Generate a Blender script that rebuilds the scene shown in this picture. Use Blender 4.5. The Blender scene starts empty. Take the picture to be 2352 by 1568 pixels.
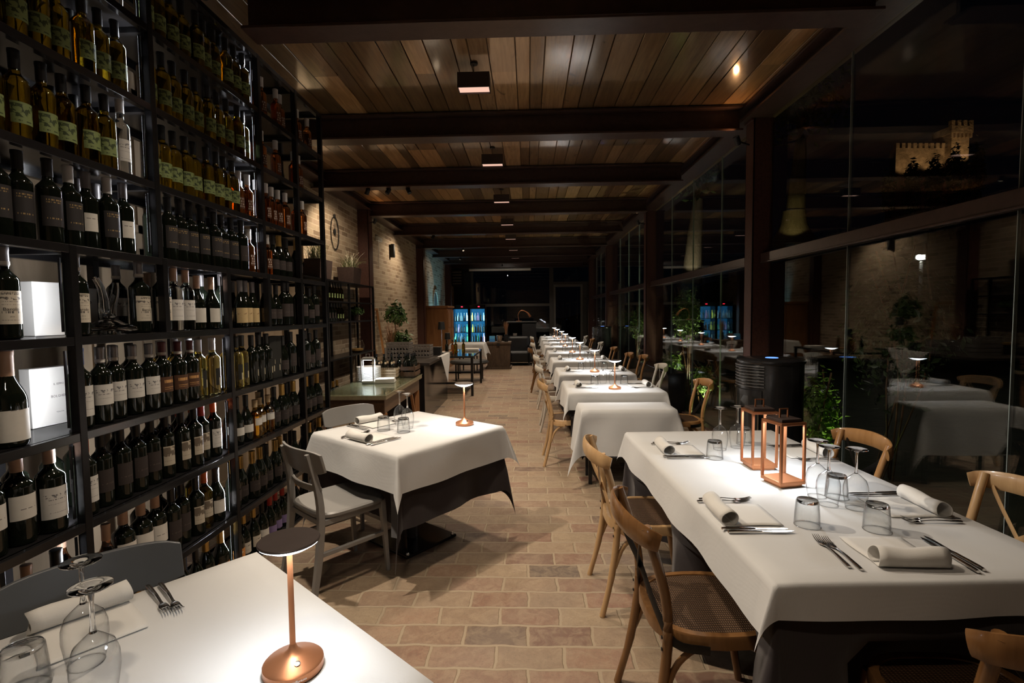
import bpy, math, random
from mathutils import Vector, Matrix, noise
random.seed(7)
SC = bpy.context.scene
COL = SC.collection
PI = math.pi

# ------------------------------------------------------------------ camera, world, exposure
def _rot(yaw, pitch, roll):
    cy, sy, cp, sp = math.cos(yaw), math.sin(yaw), math.cos(pitch), math.sin(pitch)
    F = Vector((-sy*cp, cy*cp, sp)); R = Vector((cy, sy, 0)); U = R.cross(F)
    cr, sr = math.cos(roll), math.sin(roll)
    return R*cr + U*sr, U*cr - R*sr, F
FPX, CAMH = 1170.0, 1.515
_R, _U, _F = _rot(0.03298658, -0.05675046, -0.01125701)
cam_d = bpy.data.cameras.new('camera')
cam = bpy.data.objects.new('camera', cam_d)
COL.objects.link(cam)
cam_d.sensor_fit = 'HORIZONTAL'
cam_d.sensor_width = 36.0
cam_d.lens = FPX/2352*36.0
cam_d.clip_start = 0.02
cam_d.clip_end = 500
cam.matrix_world = Matrix(((_R.x, _U.x, -_F.x, 0), (_R.y, _U.y, -_F.y, 0), (_R.z, _U.z, -_F.z, CAMH), (0, 0, 0, 1)))
SC.camera = cam

world = bpy.data.worlds.new('night_sky')
SC.world = world
world.use_nodes = True
_bg = world.node_tree.nodes['Background']
_bg.inputs[0].default_value = (0.30, 0.42, 0.75, 1)
_bg.inputs[1].default_value = 0.0012
SC.view_settings.view_transform = 'Standard'
SC.view_settings.look = 'None'
SC.view_settings.gamma = 1
SC.view_settings.exposure = EXPOSURE = 0.0
SC.cycles.max_bounces = 12
SC.cycles.diffuse_bounces = 5
SC.cycles.glossy_bounces = 4
SC.cycles.transmission_bounces = 8
SC.cycles.transparent_max_bounces = 14
SC.cycles.caustics_reflective = False
SC.cycles.caustics_refractive = False
SC.cycles.sample_clamp_indirect = 4.0
SC.cycles.blur_glossy = 0.5
SC.cycles.use_denoising = True

WARM = (1.0, 0.72, 0.45)
COOL = (0.90, 0.94, 1.0)

def light(name, kind, loc, energy, color=(1, 1, 1), size=0.1, size_y=None, target=None, direction=None, spot=60, blend=0.4, parent=None, spread=180, shape=None):
    d = bpy.data.lights.new(name, kind)
    d.energy = energy
    d.color = color
    if kind == 'AREA':
        d.shape = shape or ('RECTANGLE' if size_y else 'DISK')
        d.size = size
        if size_y: d.size_y = size_y
        d.spread = math.radians(spread)
    else:
        d.shadow_soft_size = size
    if kind == 'SPOT':
        d.spot_size = math.radians(spot)
        d.spot_blend = blend
    o = bpy.data.objects.new(name, d)
    COL.objects.link(o)
    o.location = loc
    if target is not None: direction = Vector(target) - Vector(loc)
    if direction is not None:
        o.rotation_euler = Vector(direction).to_track_quat('-Z', 'Y').to_euler()
    if parent: o.parent = parent
    return o

# large lights of the place
light('rack_spot_light', 'SPOT', (-1.63, 2.70, 3.14), 260, (1.0, 0.87, 0.72), 0.03, target=(0.55, 3.0, 0.0), spot=78, blend=0.35)

# ------------------------------------------------------------------ mesh builder
class MB:
    def __init__(s):
        s.v, s.f, s.m, s.uv = [], [], [], {}
    def add(s, vs, fs, mi=0):
        b = len(s.v)
        s.v.extend([tuple(p) for p in vs])
        for f in fs:
            s.f.append(tuple(b+i for i in f)); s.m.append(mi)
        return b
    def box(s, x0, x1, y0, y1, z0, z1, mi=0):
        s.add([(x0,y0,z0),(x1,y0,z0),(x1,y1,z0),(x0,y1,z0),(x0,y0,z1),(x1,y0,z1),(x1,y1,z1),(x0,y1,z1)],
              [(0,3,2,1),(4,5,6,7),(0,1,5,4),(1,2,6,5),(2,3,7,6),(3,0,4,7)], mi)
        return s
    def obox(s, c, sx, sy, sz, rz=0, rx=0, ry=0, mi=0):
        M = Matrix.Translation(c) @ Matrix.Rotation(rz,4,'Z') @ Matrix.Rotation(ry,4,'Y') @ Matrix.Rotation(rx,4,'X')
        vs = [M @ Vector((a*sx/2, b*sy/2, d*sz/2)) for d in (-1,1) for a,b in ((-1,-1),(1,-1),(1,1),(-1,1))]
        s.add(vs, [(0,3,2,1),(4,5,6,7),(0,1,5,4),(1,2,6,5),(2,3,7,6),(3,0,4,7)], mi)
        return s
    def lathe(s, prof, n=20, c=(0,0,0), mi=0, cap0=True, cap1=True, a0=0, a1=2*PI, M=None):
        full = abs(a1-a0-2*PI) < 1e-6
        k = n if full else n+1
        vs = []
        for r, z in prof:
            for i in range(k):
                a = a0+(a1-a0)*i/n
                p = Vector((c[0]+r*math.cos(a), c[1]+r*math.sin(a), c[2]+z))
                vs.append(M @ p if M else p)
        fs = []
        for j in range(len(prof)-1):
            for i in range(n):
                i2 = (i+1) % k
                fs.append((j*k+i, j*k+i2, (j+1)*k+i2, (j+1)*k+i))
        if full and cap0 and prof[0][0] > 1e-6: fs.append(tuple(reversed(range(k))))
        if full and cap1 and prof[-1][0] > 1e-6: fs.append(tuple(range((len(prof)-1)*k, len(prof)*k)))
        s.add(vs, fs, mi)
        return s
    def tube(s, pts, r, n=8, mi=0, cap=True, flat=None, up=(0,0,1)):
        """sweep a circle (or a flat ellipse/rect: flat=(width factor, thickness factor)) along pts"""
        pts = [Vector(p) for p in pts]
        N = len(pts)
        rr = r if isinstance(r, (list, tuple)) else [r]*N
        vs = []
        up = Vector(up)
        for i, p in enumerate(pts):
            t = (pts[min(i+1,N-1)] - pts[max(i-1,0)])
            t.normalize()
            a = up - t*up.dot(t)
            if a.length < 1e-3: a = Vector((1,0,0)) - t*t.x
            if a.length < 1e-3: a = Vector((0,1,0)) - t*t.y
            a.normalize(); b = t.cross(a)
            for k in range(n):
                th = 2*PI*(k+0.5)/n
                ca, sa = math.cos(th), math.sin(th)
                if flat: ca *= flat[0]; sa *= flat[1]
                vs.append(p + a*ca*rr[i] + b*sa*rr[i])
        fs = [(i*n+k, i*n+(k+1)%n, (i+1)*n+(k+1)%n, (i+1)*n+k) for i in range(N-1) for k in range(n)]
        if cap: fs += [tuple(reversed(range(n))), tuple(range((N-1)*n, N*n))]
        s.add(vs, fs, mi)
        return s
    def obj(s, name, mats, parent=None, smooth=False, loc=None, rz=0, bevel=0, ang=40):
        me = bpy.data.meshes.new(name)
        me.from_pydata(s.v, [], s.f)
        if not isinstance(mats, (list, tuple)): mats = [mats]
        for m in mats: me.materials.append(m)
        if len(mats) > 1: me.polygons.foreach_set('material_index', s.m)
        me.validate(); me.update()
        if smooth:
            me.polygons.foreach_set('use_smooth', [True]*len(me.polygons))
            try: me.set_sharp_from_angle(angle=math.radians(ang))
            except Exception: pass
        o = bpy.data.objects.new(name, me)
        COL.objects.link(o)
        if parent: o.parent = parent
        if loc is not None: o.location = loc
        o.rotation_euler.z = rz
        if bevel:
            b = o.modifiers.new('bevel', 'BEVEL'); b.width = bevel; b.segments = 2; b.limit_method = 'ANGLE'
        return o

def tag(o, label, cat, group=None, kind=None):
    o['label'] = label; o['category'] = cat
    if group: o['group'] = group
    if kind: o['kind'] = kind
    return o
def thing(name, label, cat, loc=(0,0,0), rz=0, group=None):
    o = bpy.data.objects.new(name, None); COL.objects.link(o)
    o.empty_display_size = 0.05
    o.location = loc; o.rotation_euler = (0,0,rz)
    return tag(o, label, cat, group)
KIDS = {}
def kids(o):
    return [c for c in o.children]
def copy_tree(o, parent=None):
    c = o.copy(); COL.objects.link(c)
    if parent: c.parent = parent
    for ch in kids(o): copy_tree(ch, c)
    return c
def dup(root, loc, rz, label, group=None, scale=None):
    r = copy_tree(root); r.location = loc; r.rotation_euler = (0,0,rz); r['label'] = label
    if group: r['group'] = group
    if scale: r.scale = scale
    return r
def struct(o):
    o['kind'] = 'structure'
    return o
def bez(p0, p1, p2, p3, n=10):
    p0, p1, p2, p3 = map(Vector, (p0, p1, p2, p3))
    return [p0*(1-t)**3 + p1*3*t*(1-t)**2 + p2*3*t*t*(1-t) + p3*t**3 for t in (i/n for i in range(n+1))]
def smooth_path(pts, n=4):
    """Catmull-Rom through pts"""
    P = [Vector(p) for p in pts]
    P = [P[0]*2-P[1]] + P + [P[-1]*2-P[-2]]
    out = []
    for i in range(1, len(P)-2):
        for k in range(n):
            t = k/n
            a, b, c, d = P[i-1], P[i], P[i+1], P[i+2]
            out.append(0.5*((2*b)+(c-a)*t+(2*a-5*b+4*c-d)*t*t+(3*b-a-3*c+d)*t**3))
    out.append(P[-2])
    return out

# ------------------------------------------------------------------ materials
MATS = {}
class NT:
    def __init__(s, name):
        s.m = bpy.data.materials.new(name); s.m.use_nodes = True
        s.t = s.m.node_tree; s.t.nodes.clear()
        s.out = s.n('ShaderNodeOutputMaterial')
    def n(s, kind, **kw):
        nd = s.t.nodes.new(kind)
        for k, v in kw.items(): setattr(nd, k, v)
        return nd
    def l(s, a, b): s.t.links.new(a, b)
    def val(s, sock, v):
        if hasattr(v, 'is_linked') or isinstance(v, bpy.types.NodeSocket): s.l(v, sock)
        else: sock.default_value = v
    def math(s, op, a, b=None, c=None):
        nd = s.n('ShaderNodeMath', operation=op)
        s.val(nd.inputs[0], a)
        if b is not None: s.val(nd.inputs[1], b)
        if c is not None: s.val(nd.inputs[2], c)
        return nd.outputs[0]
    def mix(s, fac, a, b, blend='MIX'):
        nd = s.n('ShaderNodeMix', data_type='RGBA', blend_type=blend)
        s.val(nd.inputs[0], fac); s.val(nd.inputs[6], a); s.val(nd.inputs[7], b)
        return nd.outputs[2]
    def ramp(s, fac, stops, interp='LINEAR'):
        nd = s.n('ShaderNodeValToRGB'); cr = nd.color_ramp; cr.interpolation = interp
        while len(cr.elements) < len(stops): cr.elements.new(0.5)
        for e, (p, c) in zip(cr.elements, stops):
            e.position = p; e.color = (*c, 1) if len(c) == 3 else c
        s.l(fac, nd.inputs[0])
        return nd.outputs[0]
    def coord(s, scale=(1,1,1), kind='Object', rot=(0,0,0)):
        tc = s.n('ShaderNodeTexCoord'); mp = s.n('ShaderNodeMapping')
        mp.inputs['Scale'].default_value = scale; mp.inputs['Rotation'].default_value = rot
        s.l(tc.outputs[kind], mp.inputs[0])
        return mp.outputs[0]
    def noise(s, vec, scale=5, detail=3, rough=0.5, dist=0):
        nd = s.n('ShaderNodeTexNoise')
        nd.inputs['Scale'].default_value = scale; nd.inputs['Detail'].default_value = detail
        nd.inputs['Roughness'].default_value = rough; nd.inputs['Distortion'].default_value = dist
        s.l(vec, nd.inputs['Vector'])
        return nd.outputs['Fac']
    def bump(s, h, strength=0.3, dist=0.01):
        nd = s.n('ShaderNodeBump'); nd.inputs['Strength'].default_value = strength; nd.inputs['Distance'].default_value = dist
        s.l(h, nd.inputs['Height'])
        return nd.outputs[0]
    def bsdf(s, col, rough=0.5, metal=0, spec=0.5, normal=None, trans=0, ior=1.45, coat=0, emit=None, es=0, sheen=0, coat_rough=0.1):
        b = s.n('ShaderNodeBsdfPrincipled')
        s.val(b.inputs['Base Color'], col if isinstance(col, bpy.types.NodeSocket) else (*col[:3], 1))
        s.val(b.inputs['Roughness'], rough); s.val(b.inputs['Metallic'], metal)
        b.inputs['Specular IOR Level'].default_value = spec
        b.inputs['Transmission Weight'].default_value = trans
        b.inputs['IOR'].default_value = ior
        b.inputs['Coat Weight'].default_value = coat
        b.inputs['Coat Roughness'].default_value = coat_rough
        b.inputs['Sheen Weight'].default_value = sheen
        if emit: b.inputs['Emission Color'].default_value = (*emit, 1); b.inputs['Emission Strength'].default_value = es
        if normal is not None: s.l(normal, b.inputs['Normal'])
        s.l(b.outputs[0], s.out.inputs[0])
        return b
def simple(name, col, rough=0.5, metal=0, spec=0.5, var=0.15, nscale=12, stretch=(1,1,1), bump=0, bdist=0.002, bscale=None, **kw):
    """plain surface with procedural tone variation (and optional bump)"""
    N = NT(name)
    v = N.coord(stretch)
    f = N.noise(v, nscale, 4)
    c = N.mix(f, tuple(x*(1-var) for x in col)+(1,), tuple(min(1, x*(1+var)) for x in col)+(1,))
    nm = None
    if bump:
        nm = N.bump(N.noise(v, bscale or nscale*4, 3), bump, bdist)
    N.bsdf(c, rough, metal, spec, nm, **kw)
    return N.m
def emissive(name, col, strength):
    N = NT(name)
    e = N.n('ShaderNodeEmission'); e.inputs[0].default_value = (*col, 1); e.inputs[1].default_value = strength
    N.l(e.outputs[0], N.out.inputs[0])
    return N.m
def fresnel(N, ior=1.5):
    """thin-sheet Fresnel, the same from both faces"""
    fr = N.n('ShaderNodeFresnel'); ge = N.n('ShaderNodeNewGeometry')
    N.l(N.math('MULTIPLY_ADD', ge.outputs['Backfacing'], 1/ior-ior, ior), fr.inputs[0])
    return fr
def pane_glass(name, tint=(0.96,0.98,0.97), rough=0.0, extra=0.0):
    """flat pane: straight transmission plus Fresnel reflection"""
    N = NT(name)
    fr = fresnel(N)
    g = N.n('ShaderNodeBsdfGlossy'); g.inputs[0].default_value = (1,1,1,1); g.inputs[1].default_value = rough
    t = N.n('ShaderNodeBsdfTransparent'); t.inputs[0].default_value = (*tint, 1)
    mx = N.n('ShaderNodeMixShader')
    f = N.math('ADD', fr.outputs[0], extra) if extra else fr.outputs[0]
    N.l(f, mx.inputs[0]); N.l(t.outputs[0], mx.inputs[1]); N.l(g.outputs[0], mx.inputs[2])
    N.l(mx.outputs[0], N.out.inputs[0])
    return N.m
def thin_glass(name, tint=(0.985,0.99,0.99)):
    """thin-walled glassware: mostly clear, darker and shinier at grazing angles"""
    N = NT(name)
    lw = N.n('ShaderNodeLayerWeight'); lw.inputs[0].default_value = 0.5
    fr = fresnel(N)
    g = N.n('ShaderNodeBsdfGlossy'); g.inputs[1].default_value = 0.02
    t = N.n('ShaderNodeBsdfTransparent')
    c = N.mix(N.math('POWER', lw.outputs[1], 3.0), (*tint, 1), tuple(x*0.30 for x in tint)+(1,))
    N.l(c, t.inputs[0])
    mx = N.n('ShaderNodeMixShader')
    N.l(N.math('MINIMUM', N.math('MULTIPLY', fr.outputs[0], 1.3), 0.75), mx.inputs[0]); N.l(t.outputs[0], mx.inputs[1]); N.l(g.outputs[0], mx.inputs[2])
    N.l(mx.outputs[0], N.out.inputs[0])
    return N.m

def floor_mat():
    N = NT('brick_paving')
    v = N.coord()
    nz = N.n('ShaderNodeTexNoise'); nz.inputs['Scale'].default_value = 9; nz.inputs['Detail'].default_value = 4
    N.l(v, nz.inputs['Vector'])
    vm = N.n('ShaderNodeVectorMath', operation='MULTIPLY_ADD')
    N.l(nz.outputs['Color'], vm.inputs[0]); vm.inputs[1].default_value = (0.030, 0.030, 0); N.l(v, vm.inputs[2])
    def brick(c1, c2, mort):
        b = N.n('ShaderNodeTexBrick')
        b.offset = 0.47; b.squash = 1.0
        b.inputs['Scale'].default_value = 1.0
        b.inputs['Brick Width'].default_value = 0.30; b.inputs['Row Height'].default_value = 0.15
        b.inputs['Mortar Size'].default_value = 0.010; b.inputs['Mortar Smooth'].default_value = 0.5
        b.inputs['Bias'].default_value = 0.0
        b.inputs['Color1'].default_value = (*c1, 1); b.inputs['Color2'].default_value = (*c2, 1); b.inputs['Mortar'].default_value = (*mort, 1)
        N.l(vm.outputs[0], b.inputs['Vector'])
        return b
    b = brick((0,0,0), (1,1,1), (0.5,0.5,0.5))
    sep = N.n('ShaderNodeSeparateColor'); N.l(b.outputs['Color'], sep.inputs[0])
    tone = N.ramp(sep.outputs[0], [(0.0, (0.085,0.065,0.05)), (0.08, (0.22,0.095,0.062)), (0.28, (0.26,0.165,0.105)), (0.5, (0.30,0.21,0.135)), (0.72, (0.34,0.25,0.155)), (0.9, (0.28,0.145,0.095)), (1.0, (0.23,0.185,0.135))])
    big = N.noise(v, 3.0, 3)
    fine = N.noise(v, 45, 5, 0.65)
    tone = N.mix(N.math('MULTIPLY', fine, 0.7), tone, (0.15,0.11,0.078,1))
    mott = N.ramp(N.noise(v, 14, 5, 0.7, 0.8), [(0.42, (0,0,0)), (0.62, (1,1,1))])
    tone = N.mix(N.math('MULTIPLY', mott, 0.38), tone, (0.38,0.29,0.19,1))
    spk = N.ramp(N.noise(v, 120, 3, 0.6), [(0.58, (0,0,0)), (0.68, (1,1,1))])
    tone = N.mix(N.math('MULTIPLY', spk, 0.45), tone, (0.10,0.075,0.055,1))
    tone = N.mix(N.ramp(big, [(0.45, (0,0,0)), (0.75, (0.5,0.5,0.5))]), tone, (0.20,0.15,0.105,1))
    col = N.mix(b.outputs['Fac'], tone, (0.31,0.24,0.16,1))
    h = N.math('SUBTRACT', N.math('MULTIPLY', fine, 0.35), b.outputs['Fac'])
    N.bsdf(col, N.math('MULTIPLY_ADD', fine, 0.3, 0.42), spec=0.35, normal=N.bump(h, 0.6, 0.006))
    return N.m
def brickwall_mat():
    N = NT('old_brickwork')
    tc = N.n('ShaderNodeTexCoord'); sp = N.n('ShaderNodeSeparateXYZ'); N.l(tc.outputs['Object'], sp.inputs[0])
    cb = N.n('ShaderNodeCombineXYZ')
    N.l(N.math('ADD', sp.outputs[0], sp.outputs[1]), cb.inputs[0]); N.l(sp.outputs[2], cb.inputs[1])
    nz = N.n('ShaderNodeTexNoise'); nz.inputs['Scale'].default_value = 7; N.l(tc.outputs['Object'], nz.inputs['Vector'])
    vm = N.n('ShaderNodeVectorMath', operation='MULTIPLY_ADD')
    N.l(nz.outputs['Color'], vm.inputs[0]); vm.inputs[1].default_value = (0.02,0.014,0); N.l(cb.outputs[0], vm.inputs[2])
    b = N.n('ShaderNodeTexBrick')
    b.inputs['Scale'].default_value = 1.0; b.inputs['Brick Width'].default_value = 0.27; b.inputs['Row Height'].default_value = 0.075
    b.inputs['Mortar Size'].default_value = 0.009; b.inputs['Mortar Smooth'].default_value = 0.4
    b.inputs['Color1'].default_value = (0,0,0,1); b.inputs['Color2'].default_value = (1,1,1,1); b.inputs['Mortar'].default_value = (.5,.5,.5,1)
    N.l(vm.outputs[0], b.inputs['Vector'])
    sep = N.n('ShaderNodeSeparateColor'); N.l(b.outputs['Color'], sep.inputs[0])
    tone = N.ramp(sep.outputs[0], [(0, (0.20,0.145,0.105)), (0.25, (0.33,0.245,0.17)), (0.5, (0.45,0.36,0.26)), (0.8, (0.49,0.40,0.29)), (1, (0.39,0.30,0.23))])
    f = N.noise(tc.outputs['Object'], 30, 4)
    tone = N.mix(N.math('MULTIPLY', f, 0.5), tone, (0.3,0.22,0.14,1))
    col = N.mix(b.outputs['Fac'], tone, (0.52,0.43,0.32,1))
    h = N.math('SUBTRACT', N.math('MULTIPLY', f, 0.3), b.outputs['Fac'])
    N.bsdf(col, 0.85, spec=0.2, normal=N.bump(h, 0.5, 0.006))
    return N.m
def plank_mat():
    N = NT('ceiling_boards')
    at = N.n('ShaderNodeAttribute'); at.attribute_name = 'tint'
    v = N.coord((14, 0.9, 1))
    g = N.noise(v, 3.0, 6, 0.6, 0.6)
    kn = N.noise(N.coord((9, 3.5, 1)), 1.0, 2, 0.5, 1.5)
    kn = N.ramp(kn, [(0.66, (0,0,0)), (0.76, (1,1,1))])
    base = N.ramp(g, [(0.2, (0.15,0.078,0.032)), (0.5, (0.31,0.178,0.080)), (0.8, (0.44,0.27,0.136))])
    c = N.mix(1.0, base, at.outputs['Color'], 'MULTIPLY')
    c = N.mix(N.math('MULTIPLY', kn, 0.55), c, (0.045,0.025,0.012,1))
    b = N.bsdf(c, N.math('MULTIPLY_ADD', g, 0.12, 0.26), spec=0.5, normal=N.bump(g, 0.05, 0.001), coat=1.0, coat_rough=0.10)
    b.inputs['Coat IOR'].default_value = 3.3
    return N.m
def wood(name, dark, lite, stretch=(1,1,8), scale=6, rough=0.35, coat=0.0, bump=0.08):
    N = NT(name)
    v = N.coord(tuple(1.0/s if s > 1 else 1.0 for s in stretch))
    g = N.noise(v, scale*3, 6, 0.6, 1.0)
    c = N.ramp(g, [(0.25, dark), (0.75, lite)])
    N.bsdf(c, rough, spec=0.45, normal=N.bump(g, bump, 0.002), coat=coat)
    return N.m
def cloth_mat(name, col, rough=0.85, weave=900, var=0.06):
    N = NT(name)
    v = N.coord()
    w1 = N.n('ShaderNodeTexWave'); w1.inputs['Scale'].default_value = weave/6.28; N.l(v, w1.inputs[0]); w1.bands_direction = 'X'
    w2 = N.n('ShaderNodeTexWave'); w2.inputs['Scale'].default_value = weave/6.28; N.l(v, w2.inputs[0]); w2.bands_direction = 'Y'
    big = N.noise(v, 3.5, 4)
    c = N.mix(big, tuple(x*(1-var) for x in col)+(1,), tuple(min(1,x*(1+var)) for x in col)+(1,))
    h = N.math('ADD', N.math('MULTIPLY', N.math('ADD', w1.outputs[1], w2.outputs[1]), 0.05), N.noise(v, 9, 4, 0.55, 0.8))
    N.bsdf(c, rough, spec=0.2, normal=N.bump(h, 0.25, 0.006), sheen=0.15)
    return N.m

M = {}
M['floor'] = floor_mat()
M['brick'] = brickwall_mat()
M['planks'] = plank_mat()
M['steel'] = simple('dark_painted_steel', (0.065,0.038,0.033), 0.30, 0.0, 0.5, 0.4, 20, bump=0.15)
M['rust'] = simple('rusty_primer_steel', (0.085,0.036,0.027), 0.45, 0.0, 0.5, 0.6, 60, bump=0.4)
M['rack'] = simple('black_iron', (0.025,0.024,0.025), 0.32, 0.7, 0.5, 0.35, 25, bump=0.12)
M['rack_shelf'] = simple('black_gloss_shelf', (0.02,0.019,0.02), 0.16, 0.3, 0.6, 0.2, 8)
M['pane'] = pane_glass('window_glass')
M['panel'] = wood('beige_cupboard_wood', (0.30,0.22,0.14), (0.40,0.30,0.20), (1,1,6), 3, 0.6)
M['white_cloth'] = cloth_mat('white_linen', (0.52,0.515,0.50))
M['napkin'] = cloth_mat('napkin_linen', (0.58,0.56,0.52))
M['dark_cloth'] = cloth_mat('dark_brown_cloth', (0.030,0.024,0.024))
M['glassware'] = thin_glass('clear_glassware')
M['silver'] = simple('polished_steel', (0.62,0.60,0.57), 0.16, 1.0, 0.5, 0.05, 10)
M['copper'] = simple('copper_paint', (0.42,0.17,0.075), 0.36, 0.75, 0.5, 0.1, 30)
M['bronze_dark'] = simple('dark_bronze_top', (0.055,0.04,0.036), 0.5, 0.3, 0.5, 0.2, 40)
M['led'] = emissive('led_diffuser', (0.85,0.92,1.0), 14.0)
M['led_warm'] = emissive('warm_diffuser', (1.0,0.75,0.5), 6.0)
M['blonde'] = wood('blonde_beech', (0.36,0.21,0.095), (0.55,0.36,0.18), (1,1,10), 5, 0.32, 0.2)
M['oak'] = wood('honey_oak', (0.10,0.044,0.015), (0.23,0.112,0.04), (1,1,10), 5, 0.25, 0.35)
M['darkwood'] = wood('dark_table_wood', (0.045,0.022,0.011), (0.13,0.07,0.035), (1,6,1), 4, 0.4, 0.2)
M['orangewood'] = wood('orange_pine', (0.20,0.085,0.03), (0.36,0.17,0.065), (1,1,8), 4, 0.45)
M['greypaint'] = simple('grey_painted_wood', (0.23,0.22,0.205), 0.35, 0, 0.5, 0.08, 15, bump=0.05)
M['slate'] = simple('slate_painted_wood', (0.085,0.09,0.095), 0.35, 0, 0.5, 0.08, 15, bump=0.05)
M['whitepaint'] = simple('cream_painted_wood', (0.64,0.60,0.52), 0.4, 0, 0.5, 0.1, 15, bump=0.05)
M['black'] = simple('matte_black', (0.012,0.012,0.012), 0.5, 0, 0.5, 0.3, 20)
M['gloss_black'] = simple('gloss_black_enamel', (0.008,0.008,0.009), 0.12, 0, 0.6, 0.2, 10)
M['strap'] = simple('black_iron_strap', (0.02,0.019,0.018), 0.42, 0.6, 0.5, 0.3, 30)
M['white'] = simple('white_ceramic', (0.72,0.71,0.68), 0.25, 0, 0.5, 0.04, 10)
M['paper'] = simple('white_paper', (0.70,0.68,0.64), 0.8, 0, 0.2, 0.05, 10)
def cane_mat():
    N = NT('woven_rattan')
    v = N.coord()
    w1 = N.n('ShaderNodeTexWave'); w1.inputs['Scale'].default_value = 26; w1.bands_direction = 'X'; N.l(v, w1.inputs[0]); w1.inputs['Distortion'].default_value = 1.0
    w2 = N.n('ShaderNodeTexWave'); w2.inputs['Scale'].default_value = 42; w2.bands_direction = 'Y'; N.l(v, w2.inputs[0]); w2.inputs['Distortion'].default_value = 1.0
    h = N.math('MULTIPLY', w1.outputs[1], w2.outputs[1])
    c = N.ramp(h, [(0.0, (0.025,0.012,0.006)), (0.5, (0.09,0.046,0.02)), (1.0, (0.19,0.11,0.05))])
    N.bsdf(c, 0.55, spec=0.35, normal=N.bump(h, 0.7, 0.003))
    return N.m
M['cane'] = cane_mat()

# ------------------------------------------------------------------ the setting
XG = 2.295         # plane of the glass wall
XW = -2.95         # brick wall
YB = 20.2          # end wall
ZC = 3.47          # underside of the ceiling boards
ZB = 3.225         # underside of the beams
ZP = 3.32          # underside of the wall beams, top of the glass
ZR0, ZR1 = 1.965, 2.055   # rail in the glass wall
struct(MB().box(-3.6, XG+0.03, -1.6, YB+0.1, -0.12, 0.0).obj('floor', M['floor']))
# ceiling of boards of unequal widths, running along the room
def build_ceiling():
    me_v, me_f, tint = [], [], []
    rnd = random.Random(21)
    x = -3.05
    W = [0.11, 0.145, 0.16, 0.18, 0.205]
    while x < 2.35:
        w = rnd.choice(W)
        y = -1.5
        while y < YB:
            L = rnd.choice([3.84, 3.84, 5.76])
            y2 = min(YB, y+L)
            b = len(me_v)
            g = 0.003
            x0, x1, y0, y1 = x+g, x+w-g, y+0.001, y2-0.001
            z0, z1 = ZC, ZC+0.03
            me_v += [(x0,y0,z1),(x1,y0,z1),(x1,y1,z1),(x0,y1,z1),(x0,y0,z0+0.003),(x0+0.003,y0,z0),(x1-0.003,y0,z0),(x1,y0,z0+0.003),
                     (x0,y1,z0+0.003),(x0+0.003,y1,z0),(x1-0.003,y1,z0),(x1,y1,z0+0.003)]
            me_f += [(b,b+3,b+2,b+1)[::-1],(b+4,b+8,b+9,b+5)[::-1],(b+5,b+9,b+10,b+6)[::-1],(b+6,b+10,b+11,b+7)[::-1],(b,b+4,b+7,b+1),(b+3,b+2,b+11,b+8)]
            k = rnd.choice([0.6,0.75,0.95,1.0,1.2,1.5,2.0])
            gr = rnd.random()*0.35
            c = (k*(1-gr*0.25), k*(1+gr*0.1), k*(1+gr*0.75), 1.0)
            tint += [c]*12
            y = y2
        x += w
    me = bpy.data.meshes.new('ceiling')
    me.from_pydata(me_v, [], me_f); me.validate(); me.update()
    a = me.color_attributes.new('tint', 'FLOAT_COLOR', 'POINT')
    a.data.foreach_set('color', [q for c in tint for q in c])
    me.materials.append(M['planks'])
    o = bpy.data.objects.new('ceiling', me); COL.objects.link(o)
    return struct(o)
build_ceiling()
struct(MB().box(-3.6, XG+0.1, -1.6, YB+0.1, ZC+0.035, ZC+0.12).obj('roof_slab', M['steel']))
# steel cross beams (I section)
BEAM_Y = [1.07, 3.18, 5.12, 7.0, 9.02, 11.23, 13.5, 15.7, 17.8, 19.6]
for y in BEAM_Y:
    b = MB()
    x0 = -1.70 if y < 4.6 else XW+0.02
    b.box(x0, 2.06, y-0.095, y+0.095, ZB, ZB+0.018)
    b.box(x0, 2.06, y-0.008, y+0.008, ZB+0.018, ZC-0.03)
    b.box(x0, 2.06, y-0.095, y+0.095, ZC-0.03, ZC-0.012)
    struct(b.obj('ceiling_beam', M['steel'], bevel=0.003))
# beam along the glass wall and along the brick wall
for nm, x in (('trim_right', 2.17), ('trim_left', XW+0.10)):
    b = MB()
    b.box(x-0.1, x+0.12, -1.6, YB, ZP, ZP+0.02); b.box(x-0.015, x+0.03, -1.6, YB, ZP+0.02, ZC-0.03); b.box(x-0.1, x+0.12, -1.6, YB, ZC-0.03, ZC-0.012)
    struct(b.obj(nm, M['steel']))
# steel columns in the glass wall
POST_Y = [5.06, 9.47, 14.2, 18.2]
def hcol(x0, x1, y, z1, d=0.17):
    b = MB()
    b.box(x0, x0+0.014, y-d/2, y+d/2, 0, z1); b.box(x1-0.014, x1, y-d/2, y+d/2, 0, z1); b.box(x0, x1, y-d/2, y-d/2+0.01, 0, z1); b.box(x0, x1, y+d/2-0.01, y+d/2, 0, z1)
    b.box(x0-0.02, x0+0.02, y-d/2, y+d/2, z1-0.02, z1)
    return b
for y in POST_Y:
    struct(hcol(2.138, XG+0.03, y, ZP).obj('steel_column', M['rust'], bevel=0.002))
for y in (8.95, 13.55, 18.2):
    struct(hcol(XW-0.02, -2.76, y, ZP, 0.22).obj('steel_column', M['rust'], bevel=0.002))
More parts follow.
